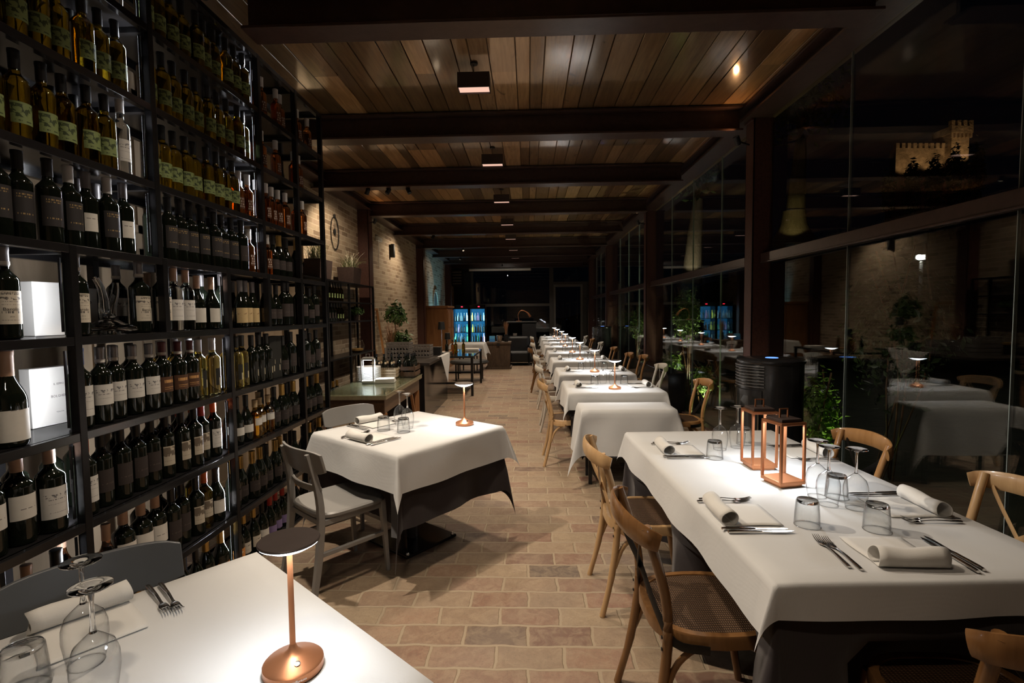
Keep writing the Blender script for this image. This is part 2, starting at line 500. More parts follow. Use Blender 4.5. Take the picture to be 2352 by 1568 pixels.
# glass wall: panes above and below a rail, joints where the photo shows them
seams = [-0.1, 1.18, 2.49, 3.77, 4.975, 5.145, 6.19, 7.23, 8.29, 9.385, 9.555, 10.7, 11.8, 12.9, 14.115, 14.285, 15.3, 16.3, 17.3, 18.115, 18.285, 19.3, 20.2]
wn = 0
for i in range(len(seams)-1):
    a, c = seams[i], seams[i+1]
    if c-a < 0.3: continue
    for z0, z1 in ((0.02, ZR0), (ZR1, ZP)):
        wn += 1
        struct(MB().box(XG, XG+0.012, a+0.002, c-0.002, z0, z1).obj('window_%d' % wn, M['pane']))
M['edge'] = simple('pane_edge', (0.35,0.42,0.42), 0.2, 0.2, 0.6, 0.1, 20)
for s_ in (2.49, 3.77, 6.19, 7.23, 8.29, 10.7, 11.8, 12.9, 15.3, 16.3, 17.3):
    b = MB(); b.box(XG-0.002, XG+0.014, s_-0.002, s_+0.002, 0.02, ZR0); b.box(XG-0.002, XG+0.014, s_-0.002, s_+0.002, ZR1, ZP)
    struct(b.obj('pane_joint', M['edge']))
edges = [-1.0] + POST_Y + [YB]
for i in range(len(edges)-1):
    a, c = edges[i]+0.085, edges[i+1]-0.085
    b = MB(); b.box(2.22, XG+0.03, a, c, ZR0+0.005, ZR1-0.005); b.box(2.21, 2.235, a, c, ZR0-0.007, ZR0+0.005)
    struct(b.obj('window_rail', M['steel'], bevel=0.002))
    b = MB(); b.box(2.24, XG+0.03, a, c, 0.0, 0.035)
    struct(b.obj('window_sill', M['steel']))
# brick wall
struct(MB().box(XW-0.2, XW, 4.6, YB, 0, ZC).obj('wall_left', M['brick']))
# cupboard wall behind the wine rack
def panel_wall():
    b = MB()
    b.box(-2.56, -2.50, -1.6, 5.6, 0, ZC)
    for k in range(15):
        y0 = -1.4 + k*0.47
        for z0, z1 in ((0.12, 0.95), (1.05, 1.95), (2.05, 2.95)):
            b.box(-2.50, -2.485, y0, y0+0.05, z0, z1); b.box(-2.50, -2.485, y0+0.38, y0+0.43, z0, z1)
            b.box(-2.50, -2.485, y0, y0+0.43, z0, z0+0.05); b.box(-2.50, -2.485, y0, y0+0.43, z1-0.05, z1)
    return struct(b.obj('wall_behind_rack', M['panel']))
panel_wall()
struct(MB().box(-3.6, XG+0.1, -1.7, -1.6, 0, ZC).obj('wall_near', M['brick']))
# end wall: glazing in steel frames
def end_wall():
    n = [100]
    def pane(x0, x1, z0, z1):
        n[0] += 1
        struct(MB().box(x0, x1, YB, YB+0.012, z0, z1).obj('window_%d' % n[0], M['pane']))
    pane(-2.19, 0.83, 1.86, 3.26); pane(-2.19, 0.83, 0.05, 1.76)
    pane(0.97, 2.22, 2.70, 3.26)
    b = MB()
    b.box(-2.25, 2.3, YB-0.06, YB+0.06, 3.26, 3.47); b.box(-2.2, 0.9, YB-0.05, YB+0.05, 1.76, 1.86)
    b.box(0.83, 0.99, YB-0.07, YB+0.07, 0, 3.3); b.box(-2.27, -2.17, YB-0.07, YB+0.07, 0, 3.3)
    b.box(0.99, 2.3, YB-0.06, YB+0.06, 2.59, 2.70); b.box(2.13, 2.3, YB-0.06, YB+0.06, 0, 2.6)
    struct(b.obj('window_frame', simple('grey_frame_paint', (0.07,0.066,0.06), 0.35, 0.3, 0.5, 0.2, 20)))
    struct(MB().box(1.0, 2.12, YB-0.015, YB+0.015, 0.03, 2.56).obj('door_1', M['pane']))
    b = MB(); b.box(0.99, 1.07, YB-0.04, YB+0.04, 0.03, 2.59); b.box(2.05, 2.13, YB-0.04, YB+0.04, 0.03, 2.59); b.box(1.07, 2.05, YB-0.04, YB+0.04, 0.03, 0.15); b.box(1.07, 2.05, YB-0.04, YB+0.04, 2.50, 2.59)
    struct(b.obj('door_frame', simple('door_aluminium', (0.20,0.19,0.17), 0.35, 0.6, 0.5, 0.1, 20)))
    struct(MB().box(-3.2, -2.25, YB-0.02, YB+0.1, 0, ZC).obj('wall_far', simple('dark_plaster', (0.03,0.03,0.035), 0.7, 0, 0.3, 0.2, 6)))
end_wall()

# ------------------------------------------------------------------ wine rack
XS, XSB = -1.696, -2.06      # front and back of the rack
RZ = [3.163, 2.823, 2.474, 2.126, 1.786, 1.442, 1.079, 0.731, 0.362, 0.013]   # shelf heights, top to bottom
RY0, RY1 = -0.3, 4.25
UP, LOW, MID = [1.272, 2.32, 3.265, 3.78], [0.827, 1.862, 2.85, 3.784], [1.32, 2.345, 3.297]
rack = thing('wine_rack', 'tall black iron wine rack filled with bottles along the left wall', 'rack', (0,0,0))
for z in RZ:
    b = MB()
    b.box(XSB, XS-0.02, RY0, RY1, z-0.008, z)
    b.box(XS-0.03, XS, RY0, RY1, z-0.032, z); b.box(XSB, XSB+0.03, RY0, RY1, z-0.032, z)
    b.obj('shelf', M['rack_shelf'], rack, bevel=0.0015)
def post(y, z0, z1):
    b = MB(); b.box(XS-0.032, XS+0.002, y-0.016, y+0.016, z0, z1)
    b.obj('post', M['rack'], rack, bevel=0.002)
    b = MB(); b.box(XSB-0.002, XSB+0.032, y-0.016, y+0.016, z0, z1)
    b.obj('post', M['rack'], rack, bevel=0.002)
for y in UP: post(y, RZ[4], RZ[0])
for y in LOW: post(y, 0, RZ[4])
for y in MID: post(y, RZ[5], RZ[4])
post(4.24, 0, RZ[0])
for z in RZ:
    for y in (UP if z > 1.8 else LOW) + [4.24]:
        b = MB(); b.box(XSB+0.03, XS-0.03, y-0.014, y+0.014, z-0.034, z-0.008)
        b.obj('crossbar', M['rack'], rack)
# led strips on the near side of the rack posts
M['strip'] = emissive('strip_diffuser', (0.9,0.95,1.0), 5.0)
def led_strip(y, z0, z1, e):
    d = Vector((-1.0, -0.35, 0)).normalized(); n = Vector((-d.y, d.x, 0))
    zc, h = (z0+z1)/2-0.015, (z1-z0)*0.8
    c = Vector((XS-0.036, y-0.021, zc))
    b = MB(); b.obox(c, 0.006, 0.010, h, rz=math.atan2(d.y, d.x))
    q = c + d*0.0034
    b.add([q-n*0.004-Vector((0,0,h*0.48)), q+n*0.004-Vector((0,0,h*0.48)), q+n*0.004+Vector((0,0,h*0.48)), q-n*0.004+Vector((0,0,h*0.48))], [(3,2,1,0)], 1)
    b.obj('led_strip', [M['rack'], M['strip']], rack)
    light('strip_light', 'AREA', q+d*0.002, e, (0.93,0.95,1.0), 0.012, size_y=h*0.95, direction=d, parent=rack)
for i in range(4):
    for y in (2.32, 3.265): led_strip(y, RZ[i+1], RZ[i], 1.3)
for i in range(4, 9):
    for y in (1.862, 2.85): led_strip(y, RZ[i+1], RZ[i], 2.2)

# ---- bottle kinds
def glassm(name, col, rough=0.04, ior=1.45):
    N = NT(name)
    f = N.noise(N.coord(), 20, 2)
    c = N.mix(f, tuple(x*0.9 for x in col)+(1,), tuple(min(1,x*1.1) for x in col)+(1,))
    N.bsdf(c, rough, trans=1.0, ior=ior)
    return N.m
BG = {
 'dark': simple('black_green_glass', (0.006,0.008,0.005), 0.06, 0, 0.6, 0.2, 10),
 'oil': glassm('olive_oil_glass', (0.25,0.165,0.006)),
 'amber': glassm('amber_glass', (0.60,0.22,0.06)),
 'white': glassm('white_wine_glass', (0.85,0.72,0.28)),
 'clear': glassm('clear_spirit_glass', (0.92,0.92,0.88)),
 'rose': glassm('rose_wine_glass', (0.80,0.36,0.18)),
 'gold': glassm('golden_wine_glass', (0.80,0.48,0.08)),
}
CAPM = {}
def capm(k, col, rough=0.4, metal=0.0):
    CAPM[k] = simple('capsule_'+k, col, rough, metal, 0.5, 0.1, 30)
capm('black', (0.012,0.012,0.013)); capm('white', (0.55,0.54,0.54)); capm('grey', (0.17,0.16,0.165), 0.35, 0.4)
capm('blue', (0.03,0.10,0.55)); capm('red', (0.55,0.04,0.03)); capm('orange', (0.75,0.16,0.03)); capm('gold', (0.5,0.32,0.10), 0.3, 0.7)
capm('tan', (0.50,0.32,0.22)); capm('wine', (0.10,0.015,0.02)); capm('cork', (0.52,0.38,0.22), 0.8)
def label_mat(name, paper, ink, bands, blob=None, seed=0.0, dense=0.5):
    """paper with printed bands: (z0, z1, frequency) in bottle coordinates"""
    N = NT(name)
    tc = N.n('ShaderNodeTexCoord'); sp = N.n('ShaderNodeSeparateXYZ'); N.l(tc.outputs['Object'], sp.inputs[0])
    total = None
    for z0, z1, fr in bands:
        a = N.math('GREATER_THAN', sp.outputs[2], z0); c = N.math('LESS_THAN', sp.outputs[2], z1)
        cb = N.n('ShaderNodeCombineXYZ'); N.l(sp.outputs[1], cb.inputs[0]); cb.inputs[1].default_value = z0*37+seed
        f = N.math('GREATER_THAN', N.noise(cb.outputs[0], fr, 1), dense)
        edge = N.math('LESS_THAN', N.math('ABSOLUTE', sp.outputs[1]), 0.022)
        k = N.math('MULTIPLY', N.math('MULTIPLY', a, c), N.math('MULTIPLY', f, edge))
        total = k if total is None else N.math('MAXIMUM', total, k)
    if blob:
        z0, z1, sc, th = blob
        a = N.math('GREATER_THAN', sp.outputs[2], z0); c = N.math('LESS_THAN', sp.outputs[2], z1)
        f = N.math('GREATER_THAN', N.noise(tc.outputs['Object'], sc, 4, 0.6, 0.5), th)
        k = N.math('MULTIPLY', N.math('MULTIPLY', a, c), f)
        total = k if total is None else N.math('MAXIMUM', total, k)
    grain = N.noise(tc.outputs['Object'], 60, 3)
    p = N.mix(grain, tuple(x*0.93 for x in paper)+(1,), tuple(min(1,x*1.05) for x in paper)+(1,))
    c = N.mix(total, p, (*ink, 1)) if total is not None else p
    N.bsdf(c, 0.55, spec=0.3)
    return N.m
LM = {
 'green': label_mat('green_label', (0.22,0.28,0.11), (0.05,0.07,0.03), [(0.062,0.066,200)], (0.075,0.118,55,0.52)),
 'black': label_mat('black_gilt_label', (0.035,0.032,0.033), (0.35,0.24,0.10), [(0.150,0.155,300),(0.142,0.146,400),(0.085,0.090,200)]),
 'cream': label_mat('cream_label', (0.58,0.53,0.44), (0.12,0.11,0.10), [(0.145,0.149,350),(0.122,0.124,500),(0.112,0.114,500),(0.085,0.092,260),(0.062,0.064,500)], (0.128,0.138,90,0.5)),
 'white': label_mat('white_label', (0.64,0.63,0.60), (0.15,0.15,0.16), [(0.115,0.118,350),(0.10,0.1015,600),(0.07,0.072,500)], (0.122,0.135,80,0.55)),
 'plain': label_mat('plain_white_label', (0.64,0.62,0.57), (0.2,0.19,0.18), [(0.118,0.121,220)]),
 'tan': label_mat('gold_tan_label', (0.56,0.42,0.22), (0.12,0.05,0.03), [], (0.075,0.095,60,0.60)),
 'brown': label_mat('brown_gilt_label', (0.10,0.05,0.03), (0.55,0.30,0.12), [(0.112,0.126,180),(0.09,0.093,300),(0.082,0.084,300)], dense=0.42),
 'picture': label_mat('picture_label', (0.50,0.45,0.36), (0.16,0.13,0.10), [(0.08,0.082,400)], (0.102,0.145,45,0.45)),
 'dim': label_mat('dark_label', (0.045,0.036,0.034), (0.10,0.08,0.07), [(0.09,0.095,200)]),
 'lilac': label_mat('lilac_label', (0.20,0.15,0.30), (0.05,0.04,0.08), [(0.10,0.105,200)]),
 'orange': label_mat('orange_label', (0.62,0.26,0.07), (0.75,0.70,0.6), [], (0.07,0.10,30,0.55)),
 'gilt': label_mat('tall_gilt_print', (0.02,0.02,0.018), (0.45,0.40,0.28), [(0.05,0.09,60),(0.10,0.13,60)], dense=0.55),
 'side': label_mat('vertical_white_print', (0.10,0.035,0.015), (0.5,0.42,0.36), [(0.05,0.06,120),(0.065,0.072,160),(0.078,0.09,120),(0.095,0.105,150)], dense=0.5),
}
def arcs(r, r2, z, z2, n=5):
    return [(r+(r2-r)*(0.5-0.5*math.cos(PI*i/n)), z+(z2-z)*i/n) for i in range(n+1)]
PROFILE = {   # outer profile, top of body glass, capsule (z0, radius), label radius
 'bordeaux': ([(0.030,0),(0.0365,0.004),(0.0375,0.012),(0.0375,0.188)] + arcs(0.0375,0.0148,0.192,0.232) + [(0.0142,0.300)], 0.238, 0.0162, 0.0381),
 'burgundy': ([(0.032,0),(0.039,0.004),(0.0405,0.012),(0.0405,0.13)] + arcs(0.0405,0.0155,0.135,0.225,7) + [(0.0145,0.298)], 0.228, 0.0165, 0.0411),
 'champagne': ([(0.034,0),(0.042,0.004),(0.044,0.012),(0.044,0.14)] + arcs(0.044,0.0165,0.145,0.245,7) + [(0.0165,0.290),(0.018,0.294),(0.018,0.306)], 0.225, 0.0195, 0.0446),
 'small': ([(0.026,0),(0.032,0.004),(0.033,0.010),(0.033,0.150)] + arcs(0.033,0.0135,0.152,0.190) + [(0.013,0.262)], 0.202, 0.0165, 0.0336),
 'squat': ([(0.03,0),(0.037,0.004),(0.038,0.010),(0.038,0.135)] + arcs(0.038,0.014,0.137,0.175) + [(0.0135,0.235)], 0.19, 0.016, 0.0386),
 'slim': ([(0.026,0),(0.031,0.004),(0.032,0.010),(0.032,0.20)] + arcs(0.032,0.014,0.203,0.24) + [(0.0135,0.315)], 0.262, 0.0155, 0.0326),
}
PROTO = {}
def bottle_proto(key, shape, glass, cap, label, lz=(0.06,0.155), la=1.05, neck=None, scale=1.04):
    prof, cz, cr, lr = PROFILE[shape]
    root = bpy.data.objects.new('wine_bottle', None); COL.objects.link(root); root.empty_display_size = 0.03
    root['category'] = 'bottle'; root['label'] = 'x'
    MB().lathe(prof, 18).obj('glass_body', BG[glass], root, smooth=True)
    top = prof[-1][1]
    if cap:
        MB().lathe([(cr-0.0008,cz),(cr,cz+0.002),(cr,top-0.012),(cr+0.001,top-0.010),(cr+0.0008,top+0.001),(cr-0.002,top+0.0025)], 14).obj('capsule', CAPM[cap], root, smooth=True)
    if neck:
        MB().lathe([(cr+0.0012,cz+0.004),(cr+0.0012,cz+0.016)], 14, cap0=False, cap1=False).obj('neck_band', M['paper'], root, smooth=True)
    if label:
        MB().lathe([(lr,lz[0]),(lr,lz[1])], 14, a0=-la, a1=la).obj('paper_label', LM[label], root, smooth=True)
    if scale == 1.04 and shape in ('burgundy','champagne'): scale = 0.97
    PROTO[key] = [root, False, scale]
    return root
bottle_proto('oil', 'bordeaux', 'oil', 'black', 'green', (0.055,0.125), 0.9)
bottle_proto('amber', 'small', 'amber', 'white', 'side', (0.04,0.11), 0.45)
bottle_proto('reserve', 'bordeaux', 'dark', 'black', 'black', (0.06,0.165), 1.0)
bottle_proto('greycap', 'bordeaux', 'dark', 'white', 'black', (0.06,0.165), 0.9)
bottle_proto('whitecap', 'bordeaux', 'dark', 'grey', 'plain', (0.07,0.14), 0.6)
bottle_proto('tallwhite', 'slim', 'clear', 'white', 'white', (0.06,0.15), 0.8)
bottle_proto('cream', 'bordeaux', 'dark', 'grey', 'cream', (0.05,0.158), 1.05, neck=1, scale=1.08)
bottle_proto('gin', 'bordeaux', 'clear', 'tan', 'white', (0.05,0.15), 0.9)
bottle_proto('pinklabel', 'burgundy', 'dark', 'tan', 'plain', (0.04,0.12), 1.0)
bottle_proto('tanlabel', 'burgundy', 'dark', 'grey', 'tan', (0.03,0.125), 1.15)
bottle_proto('plaindark', 'bordeaux', 'dark', 'black', 'dim', (0.06,0.15), 0.9)
bottle_proto('bluecap', 'bordeaux', 'dark', 'blue', 'white', (0.045,0.16), 1.05, scale=1.07)
bottle_proto('chianti', 'bordeaux', 'dark', 'grey', 'white', (0.075,0.155), 1.05, neck=1)
bottle_proto('brownlabel', 'bordeaux', 'dark', 'wine', 'brown', (0.07,0.14), 1.1, neck=1)
bottle_proto('whitewine', 'bordeaux', 'white', 'white', 'gilt', (0.05,0.14), 0.35)
bottle_proto('whitesign', 'bordeaux', 'white', 'black', 'gilt', (0.05,0.14), 0.4)
bottle_proto('darksign', 'bordeaux', 'dark', 'black', 'gilt', (0.05,0.14), 0.4)
bottle_proto('picture', 'bordeaux', 'dark', 'black', 'picture', (0.06,0.15), 0.7)
bottle_proto('redcap', 'bordeaux', 'dark', 'red', 'picture', (0.06,0.15), 0.7)
bottle_proto('orangecap', 'bordeaux', 'dark', 'orange', 'white', (0.05,0.15), 0.9)
bottle_proto('rose', 'burgundy', 'rose', 'grey', 'plain', (0.09,0.14), 0.8)
bottle_proto('rosewine', 'burgundy', 'rose', 'tan', 'orange', (0.03,0.09), 0.8)
bottle_proto('burgwhite', 'burgundy', 'dark', 'black', 'plain', (0.06,0.11), 0.9)
bottle_proto('gold', 'squat', 'gold', 'cork', 'plain', (0.08,0.125), 0.8)
bottle_proto('burgdark', 'burgundy', 'dark', 'black', 'dim', (0.05,0.12), 0.9)
bottle_proto('champ', 'champagne', 'dark', 'gold', 'dim', (0.05,0.12), 1.0)
bottle_proto('champlabel', 'champagne', 'dark', 'black', 'plain', (0.05,0.125), 1.0)
bottle_proto('champorange', 'champagne', 'dark', 'gold', 'orange', (0.03,0.115), 1.1)
bottle_proto('magnum', 'champagne', 'dark', 'tan', 'plain', (0.02,0.12), 1.1, scale=1.18)
bottle_proto('bigplain', 'bordeaux', 'dark', 'tan', 'plain', (0.085,0.165), 1.1, scale=1.18)
bottle_proto('bigwhite', 'bordeaux', 'dark', 'tan', 'white', (0.05,0.16), 1.15, scale=1.18)
bottle_proto('yellowgreen', 'bordeaux', 'oil', 'orange', 'picture', (0.06,0.15), 0.7)
bottle_proto('goldcap', 'burgundy', 'dark', 'gold', 'cream', (0.04,0.11), 1.0)
bottle_proto('redlilac', 'burgundy', 'dark', 'red', 'lilac', (0.03,0.09), 0.9)
DESC = {
 'oil': 'olive oil bottle with pale green label', 'amber': 'white-capped amber bottle', 'reserve': 'black wine bottle with gilt-lettered label',
 'greycap': 'white-capped black wine bottle', 'whitecap': 'grey-capped wine bottle', 'tallwhite': 'slim clear bottle with white cap', 'cream': 'wine bottle with large cream label',
 'gin': 'clear glass bottle with white label', 'pinklabel': 'burgundy bottle with pale label', 'tanlabel': 'burgundy bottle with golden tan label', 'plaindark': 'plain black wine bottle',
 'bluecap': 'blue-capped bottle with white label', 'chianti': 'grey-capped bottle, white label', 'brownlabel': 'bottle with brown and gilt label', 'whitewine': 'pale yellow white-wine bottle',
 'whitesign': 'black-capped pale yellow bottle', 'darksign': 'black bottle with gilt side lettering', 'picture': 'dark bottle with picture label', 'redcap': 'red-capped dark bottle',
 'orangecap': 'orange-capped bottle with white label', 'rose': 'pink rose wine bottle', 'rosewine': 'orange-pink wine bottle', 'burgwhite': 'burgundy bottle with small white label', 'gold': 'squat golden bottle with cork',
 'burgdark': 'dark sloping-shouldered bottle', 'champ': 'gold-topped sparkling wine bottle', 'champlabel': 'sparkling wine bottle with white label', 'champorange': 'sparkling wine bottle with orange label',
 'magnum': 'stout sparkling wine bottle', 'bigplain': 'large bottle with broad plain label', 'bigwhite': 'large bottle with bright white label', 'yellowgreen': 'yellow-green bottle with orange cap',
 'goldcap': 'gold-capped burgundy bottle', 'redlilac': 'red-capped bottle with lilac label'}
ORD = ['first','second','third','fourth','fifth','sixth','seventh','eighth','ninth','tenth','eleventh','twelfth','thirteenth','fourteenth']
SHELFN = ['top shelf','second shelf down','third shelf down','fourth shelf down','fifth shelf down','sixth shelf down','seventh shelf down','eighth shelf down','lowest shelf']
GROUPN = 'bottles standing in the black wine rack'
rb = random.Random(5)
def place_bottle(key, x, y, z, rz, label, group=GROUPN):
    p = PROTO[key]
    if not p[1]:
        r = p[0]; p[1] = True
        r.location = (x,y,z); r.rotation_euler = (0,0,rz); r['label'] = label; r['group'] = group
    else:
        r = dup(p[0], (x,y,z), rz, label, group)
    s = min(p[2], 1.06)*rb.uniform(0.985, 1.0)
    r.scale = (p[2],p[2],s)
    return r
def fill(row, bay, y0, y1, keys, rear=None, x=None, turn=-0.35):
    """one bay of one shelf: bottles side by side from y0 to y1, optional rear rank"""
    n = len(keys)
    z = RZ[row+1] + 0.0005
    for i, k in enumerate(keys):
        if not k: continue
        y = y0 + (y1-y0)*(i+0.5)/n
        place_bottle(k, (x or XS-0.075)+rb.uniform(-0.012,0.012), y+rb.uniform(-0.0015,0.0015), z, turn+rb.uniform(-0.18,0.18),
                     f'{DESC[k]}, {ORD[i]} along {bay}, {SHELFN[row]}')
    for i, k in enumerate(rear or []):
        if not k: continue
        y = y0 + (y1-y0)*(i+0.5)/len(rear)
        place_bottle(k, XS-0.205+rb.uniform(-0.01,0.01), y+rb.uniform(-0.0015,0.0015), z, turn+rb.uniform(-0.3,0.3),
                     f'{DESC[k]}, {ORD[i]} in {bay} rear rank, {SHELFN[row]}')
B1, B2, B3, B4 = 'near bay', 'second bay', 'third bay', 'end bay'
o, a_ = 'oil', 'amber'
fill(0, B1, 1.643, 2.258, [o]*5 + ['tallwhite'])
fill(0, B2, 2.345, 3.245, [o]*10, [None]*8+[o,o])
fill(0, B3, 3.29, 3.755, [a_,a_,None,a_,a_]); fill(0, B4, 3.827, 4.198, [None,a_,None,a_] )
fill(1, B1, 1.346, 2.258, [o]*10, [None]*8+[o,'tallwhite'])
fill(1, B2, 2.345, 3.245, [o]*10, [None]*8+['tallwhite',a_])
fill(1, B3, 3.29, 3.755, [a_,a_,None,a_,None]); fill(1, B4, 3.827, 4.198, [a_,a_,None,None])
fill(2, B1, 1.346, 2.258, [o]*9+['tallwhite'], [None]*7+[o,o,None])
fill(2, B2, 2.345, 3.245, [o]*9+[a_,a_], [None]*8+[a_,None])
fill(2, B3, 3.29, 3.755, [a_]*5, [a_,a_,a_,None]); fill(2, B4, 3.827, 4.198, [a_,a_,None,None])
fill(3, B1, 1.346, 2.258, ['reserve']*6+['greycap','whitecap','greycap','whitecap'], [None]*8+['whitecap','whitecap'])
fill(3, B2, 2.345, 3.245, ['reserve']*8+['plaindark',a_], [None,None]+['plaindark']*6+[None,a_])
fill(3, B3, 3.29, 3.755, [a_,a_,'burgdark','champ','burgdark']); fill(3, B4, 3.827, 4.198, ['champ',None,None,None])
fill(4, 'bay by white box', 1.42, 1.84, ['cream','chianti','cream',None])
fill(4, 'decanter bay', 1.90, 2.33, ['cream',None,None,None,'cream'], [None,None,None,None,None,'chianti'])
fill(4, 'bay right of decanter', 2.37, 2.83, ['cream','gin','gin','pinklabel','pinklabel'], [None,'pinklabel',None,'plaindark','whitecap'])
fill(4, 'fourth bay', 2.87, 3.275, ['whitecap',None,'tanlabel','tanlabel','tanlabel'], ['whitecap','tanlabel','plaindark','tanlabel'])
fill(4, 'fifth bay', 3.318, 3.763, ['tanlabel','burgdark','burgdark','plaindark','plaindark']); fill(4, B4, 3.816, 4.208, ['plaindark','plaindark','burgdark','plaindark'])
fill(5, B1, 1.48, 1.84, ['magnum','magnum',None])
fill(5, B2, 1.89, 2.82, ['bluecap','chianti','chianti','chianti','chianti','brownlabel','brownlabel','brownlabel','whitewine','whitewine'], [None,None,None,'chianti','plaindark',None,'whitewine','whitewine','whitewine'])
fill(5, B3, 2.88, 3.392, ['whitesign','whitesign','whitesign','darksign','darksign','darksign']); fill(5, 'bay beside black boxes', 3.530, 3.763, ['burgdark','plaindark','burgdark'][:2]); fill(5, B4, 3.816, 4.208, ['burgdark','plaindark','burgdark','plaindark'])
fill(6, B1, 1.42, 1.84, ['bigplain','bigplain','bigplain','bigwhite'], [None,'plaindark','plaindark','plaindark'])
fill(6, B2, 1.89, 2.82, ['orangecap']+['plaindark']*4+['picture','picture','picture','redcap','orangecap'], ['plaindark','plaindark',None,'picture','picture','redcap','orangecap','redcap','orangecap'])
fill(6, B3, 2.88, 3.763, ['rose','burgwhite','burgwhite','gold','gold','gold','burgdark','champ','burgdark','champ'], [None,None,None,'gold','gold'])
fill(6, B4, 3.816, 4.208, ['burgdark','champ','burgdark','champ'])
fill(7, B1, 1.42, 1.84, ['champlabel','bigplain','rosewine','champlabel'])
fill(7, B2, 1.89, 2.82, ['burgwhite','rosewine','bigplain','bigplain','bigplain','plaindark','plaindark','picture','yellowgreen','champlabel'], ['rosewine',None,None,'plaindark','plaindark','yellowgreen','yellowgreen'])
fill(7, B3, 2.88, 3.763, ['champ','champ','champ','champ','burgdark','champ','champ','burgwhite','burgdark']); fill(7, B4, 3.816, 4.208, ['burgdark','champ','burgwhite','champ'])
fill(8, B2, 1.89, 2.82, ['champlabel','champ','champorange','champlabel','redlilac','champlabel','burgwhite','champorange','champorange'])
fill(8, B3, 2.88, 3.763, ['champorange','goldcap','goldcap','burgwhite','redlilac','redlilac','redlilac','burgwhite','champ']); fill(8, B4, 3.816, 4.208, ['champ','burgdark','champ','burgdark'])
for k, p in PROTO.items():
    if not p[1]:
        for c in list(p[0].children): bpy.data.objects.remove(c)
        bpy.data.objects.remove(p[0])

# ---- lettering helper
def text_mesh(body, size, name='lettering', wrap=None, flat=True):
    cu = bpy.data.curves.new('t', 'FONT'); cu.body = body; cu.size = size; cu.align_x = 'CENTER'; cu.align_y = 'CENTER'; cu.fill_mode = 'FRONT'; cu.resolution_u = 2
    ob = bpy.data.objects.new('t', cu); COL.objects.link(ob)
    bpy.context.view_layer.update()
    dg = bpy.context.evaluated_depsgraph_get()
    me = bpy.data.meshes.new_from_object(ob.evaluated_get(dg))
    vs = [tuple(v.co) for v in me.vertices]; fs = [tuple(p.vertices) for p in me.polygons]
    bpy.data.objects.remove(ob); bpy.data.curves.remove(cu); bpy.data.meshes.remove(me)
    return vs, fs
INK = simple('printing_ink', (0.05,0.045,0.04), 0.6, 0, 0.2, 0.2, 50)
def letter_bottle(root, lines, r):
    """printed lines wrapped on the label: (text, size, z)"""
    lab = [c for c in root.children if c.name.startswith('paper_label')][0]
    b = MB()
    for tx, size, z in lines:
        vs, fs = text_mesh(tx, size)
        b.add([((r+0.0006)*math.cos(x/r), (r+0.0006)*math.sin(x/r), z+y) for x, y, _ in vs], fs)
    b.obj('lettering', INK, lab)
for ob in list(COL.objects):
    L = ob.get('label', '')
    if L.startswith('wine bottle with large cream label'):
        letter_bottle(ob, [('CERETTO', 0.0105, 0.150), ('Barolo', 0.015, 0.098), ('2016', 0.006, 0.074)], 0.0381)

# ---- other things standing in the rack
def book(name, label, cat, loc, w, h, t, rz, mats, lines=None, lean=0.0):
    r = thing(name, label, cat, loc, rz)
    b = MB(); b.obox((0, 0, h/2), t, w, h, ry=lean); b.obj('body', mats, r, bevel=0.002)
    if lines:
        q = MB()
        for tx, size, z in lines:
            vs, fs = text_mesh(tx, size)
            q.add([(t/2+0.0006+ (z+y-h/2)*math.sin(lean), x, z+y) for x, y, _ in vs], fs)
        q.obj('lettering', INK, r)
    return r
book('gift_box', 'plain white upright box between cream-labelled bottles, middle shelf', 'box', (XS-0.27, 2.0, RZ[5]+0.001), 0.12, 0.215, 0.07, -0.1, M['paper'])
book('booklet', 'grey booklet with script lettering leaning behind the post, middle shelf', 'booklet', (XS-0.26, 2.17, RZ[5]+0.001), 0.13, 0.20, 0.01, -0.3, M['paper'], [('Barolo', 0.03, 0.14), ('Langhe', 0.014, 0.04)])
book('gift_box', 'white square box with blue crest and small print beside stout bottle', 'box', (XS-0.26, 2.02, RZ[6]+0.001), 0.215, 0.235, 0.05, -0.12, M['paper'], [('IL SEPPO', 0.011, 0.165), ('BOLGHERI', 0.014, 0.115), ('TENUTA', 0.008, 0.05)])
for k, nm in enumerate(('nearer', 'farther')):
    book('bottle_carton', f'tall black carton with gilt print, {nm} of two beside black bottles', 'box', (XS-0.09, 3.43+0.078*k, RZ[6]+0.001), 0.065, 0.29, 0.07, -0.2, LM['gilt'])
M['crystal'] = glassm('solid_crystal', (0.97,0.98,0.98), 0.0, 1.5)
def decanter():
    r = thing('wine_decanter', 'clear glass decanter with wide flat base and split curved neck', 'decanter', (XS-0.11, 2.135, RZ[5]-0.003))
    prof = [(0.02,0.006),(0.085,0.004),(0.105,0.018),(0.100,0.034),(0.06,0.048),(0.028,0.068),(0.022,0.09)]
    MB().lathe(prof, 28, cap1=False).obj('bowl', M['crystal'], r, smooth=True)
    for s in (-1, 1):
        p = bez((0, s*0.012, 0.075), (0, s*0.012, 0.14), (0, s*0.05, 0.15), (0, s*0.048, 0.225), 10)
        if s < 0: p = bez((0, -0.012, 0.075), (0, -0.03, 0.13), (0, 0.0, 0.17), (0, -0.055, 0.24), 10)
        MB().tube(p, [0.022-0.001*i for i in range(11)], 14, cap=False).obj('neck', M['crystal'], r, smooth=True)
decanter()

